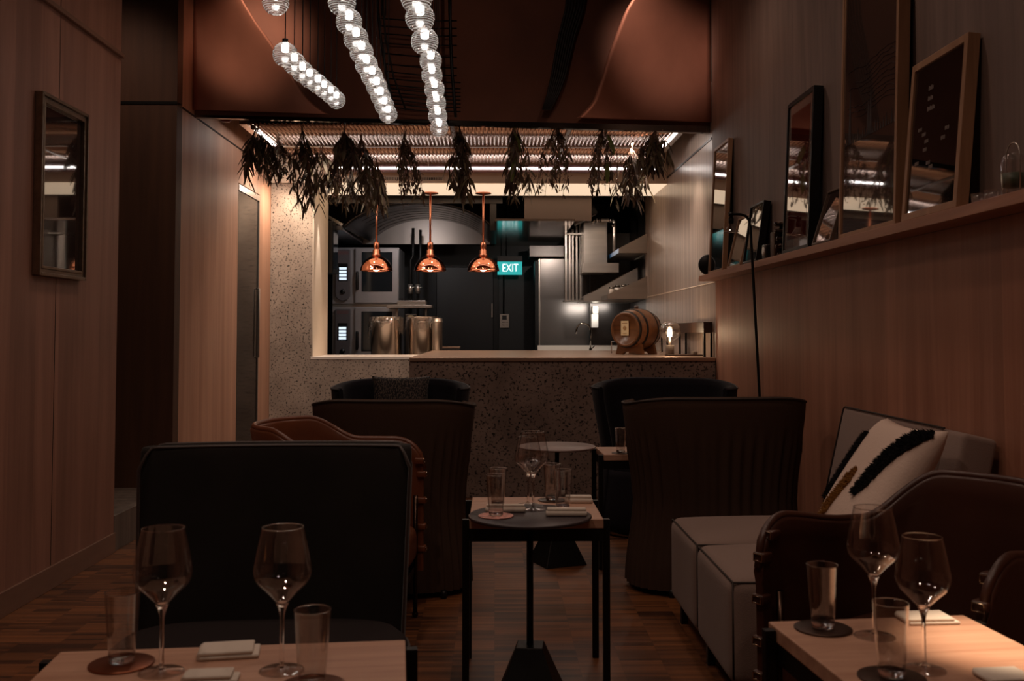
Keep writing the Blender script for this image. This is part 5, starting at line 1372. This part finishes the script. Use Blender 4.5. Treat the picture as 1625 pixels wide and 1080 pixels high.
# ---------------- camera, light ----------------
cd = bpy.data.cameras.new('camera'); cam = bpy.data.objects.new('camera', cd); C.objects.link(cam)
cam.matrix_world = Matrix.Translation(CAM) @ RotC.to_4x4()
cd.sensor_width = 36; cd.lens = 36*F/1625; cd.shift_y = SHIFT; cd.clip_start = .05; cd.clip_end = 60
cd.dof.use_dof = True; cd.dof.focus_distance = 6.5; cd.dof.aperture_fstop = 6.3
bpy.context.scene.camera = cam
def L(kind, name, loc, energy, col, **k):
    l = bpy.data.lights.new(name, kind); l.energy = energy; l.color = col
    tgt = k.pop('to', None)
    for a, v in k.items(): setattr(l, a, v)
    o = bpy.data.objects.new(name, l); C.objects.link(o); o.location = loc
    if tgt: o.rotation_euler = (Vector(tgt)-Vector(loc)).to_track_quat('-Z', 'Y').to_euler()
    return o
WARM = (1, .62, .42); NEUT = (1, .84, .72); AMB = (1, .70, .55)
# ceiling downlights of the dining room
for i, (x, y) in enumerate([(-.9, 1.3), (.9, .4), (-1.2, 3.2), (.3, 2.3), (1.0, 4.0), (-.9, 5.6), (.9, 6.2)]):
    L('SPOT', 'downlight', (x, y, 4.1), 44 if i == 0 else 29, AMB, spot_size=2.3, spot_blend=.8, shadow_soft_size=.08, to=(x, y+.05, 0))
L('SPOT', 'table_spot', (1.25, 1.9, 4.0), 1100, (1, .72, .50), spot_size=.16, spot_blend=1, shadow_soft_size=.03, to=(1.11, 2.16, .63))
# wall washers that graze the copper
L('SPOT', 'copper_spot_left', (-1.35, 5.9, 4.1), 190, (1, .72, .55), spot_size=.52, spot_blend=1, shadow_soft_size=.1, to=(-1.72, 7.2, 3.62))
L('SPOT', 'copper_spot_right', (.75, 6.0, 4.1), 190, (1, .76, .65), spot_size=.5, spot_blend=1, shadow_soft_size=.1, to=(1.2, 7.5, 3.65))
L('SPOT', 'alcove_light', (-2.6, 6.3, 4.1), 28, AMB, spot_size=1.6, spot_blend=.8, shadow_soft_size=.1, to=(-2.9, 6.9, 1))  # unseen lamp added to lift the near-black alcove
L('AREA', 'stone_wash', (-2.0, 9.1, 2.9), 7, NEUT, size=.3, to=(-2.0, 10.0, 1.2))
L('SPOT', 'corner_wash', (1.40, 8.4, 2.9), 26, (1,.8,.66), spot_size=1.4, spot_blend=.9, shadow_soft_size=.05, to=(1.7, 8.6, 1.4))
L('SPOT', 'bulkhead_spot', (.3, 4.6, 4.1), 17, AMB, spot_size=.9, spot_blend=.8, shadow_soft_size=.03, to=(-.1, 7.7, 3.4))  # unseen lamp added to lighten the bulkhead
L('SPOT', 'travertine_wash', (-.3, 8.9, 2.92), 55, NEUT, spot_size=.9, spot_blend=1, shadow_soft_size=.05, to=(1.74, 9.2, 1.7))  # unseen lamp added to brighten the travertine wall
# lighting of the pass
for x in (-1.4, -.5, .4, 1.3):
    L('SPOT', 'pass_downlight', (x, 10.3, 2.775), 8, NEUT, spot_size=2.5, spot_blend=1, shadow_soft_size=.03, to=(x, 10.3, 0))  # unseen spots added to brighten the pass
L('SPOT', 'reveal_wash', (-1.70, 10.3, 2.72), 40, NEUT, spot_size=.5, spot_blend=.6, shadow_soft_size=.02, to=(-1.83, 10.3, 1.1))
L('AREA', 'left_edge_wash', (-1.95, 9.75, 2.7), 6, (1, .8, .62), size=.1, to=(-2.245, 9.85, 1.5))
for x in (-1.6, -.9, -.2, .5, 1.2):
    L('SPOT', 'canopy_downlight', (x, 8.6, 2.93), 17, NEUT, spot_size=2.5, spot_blend=1, shadow_soft_size=.03, to=(x, 8.7, 0))  # unseen spots added to light what lies below the canopy
# kitchen
L('SPOT', 'kitchen_lamp', (-.9, 11.3, 2.68), 22, (.98, .94, .95), shadow_soft_size=.03, spot_size=2.6, spot_blend=1, to=(-1.4, 12.4, 1.6))
L('SPOT', 'hood_lamp', (-.8, 12.0, 2.45), 2.5, (1, .92, .85), shadow_soft_size=.03, spot_size=2.4, spot_blend=1, to=(-.8, 12.9, 2.6))  # unseen lamp added to lighten the arch inside the hood
L('AREA', 'kitchen_bench_light', (1.25, 12.6, 1.62), 2.2, (1, .93, .85), shape='RECTANGLE', size=.5, size_y=.05, to=(1.1, 13.3, 1.2))
L('SPOT', 'kitchen_lamp_right', (.8, 11.15, 2.49), 40, (1, .86, .76), shadow_soft_size=.03, spot_size=2.2, spot_blend=1, to=(1.2, 12.6, 1.6))
w = bpy.data.worlds.new('world'); bpy.context.scene.world = w; w.use_nodes = True
w.node_tree.nodes['Background'].inputs[0].default_value = (.9, .6, .45, 1); w.node_tree.nodes['Background'].inputs[1].default_value = .02
sc = bpy.context.scene
sc.view_settings.view_transform = 'Standard'; sc.view_settings.look = 'None'; sc.view_settings.gamma = 1; sc.view_settings.exposure = 0
sc.view_settings.use_curve_mapping = False
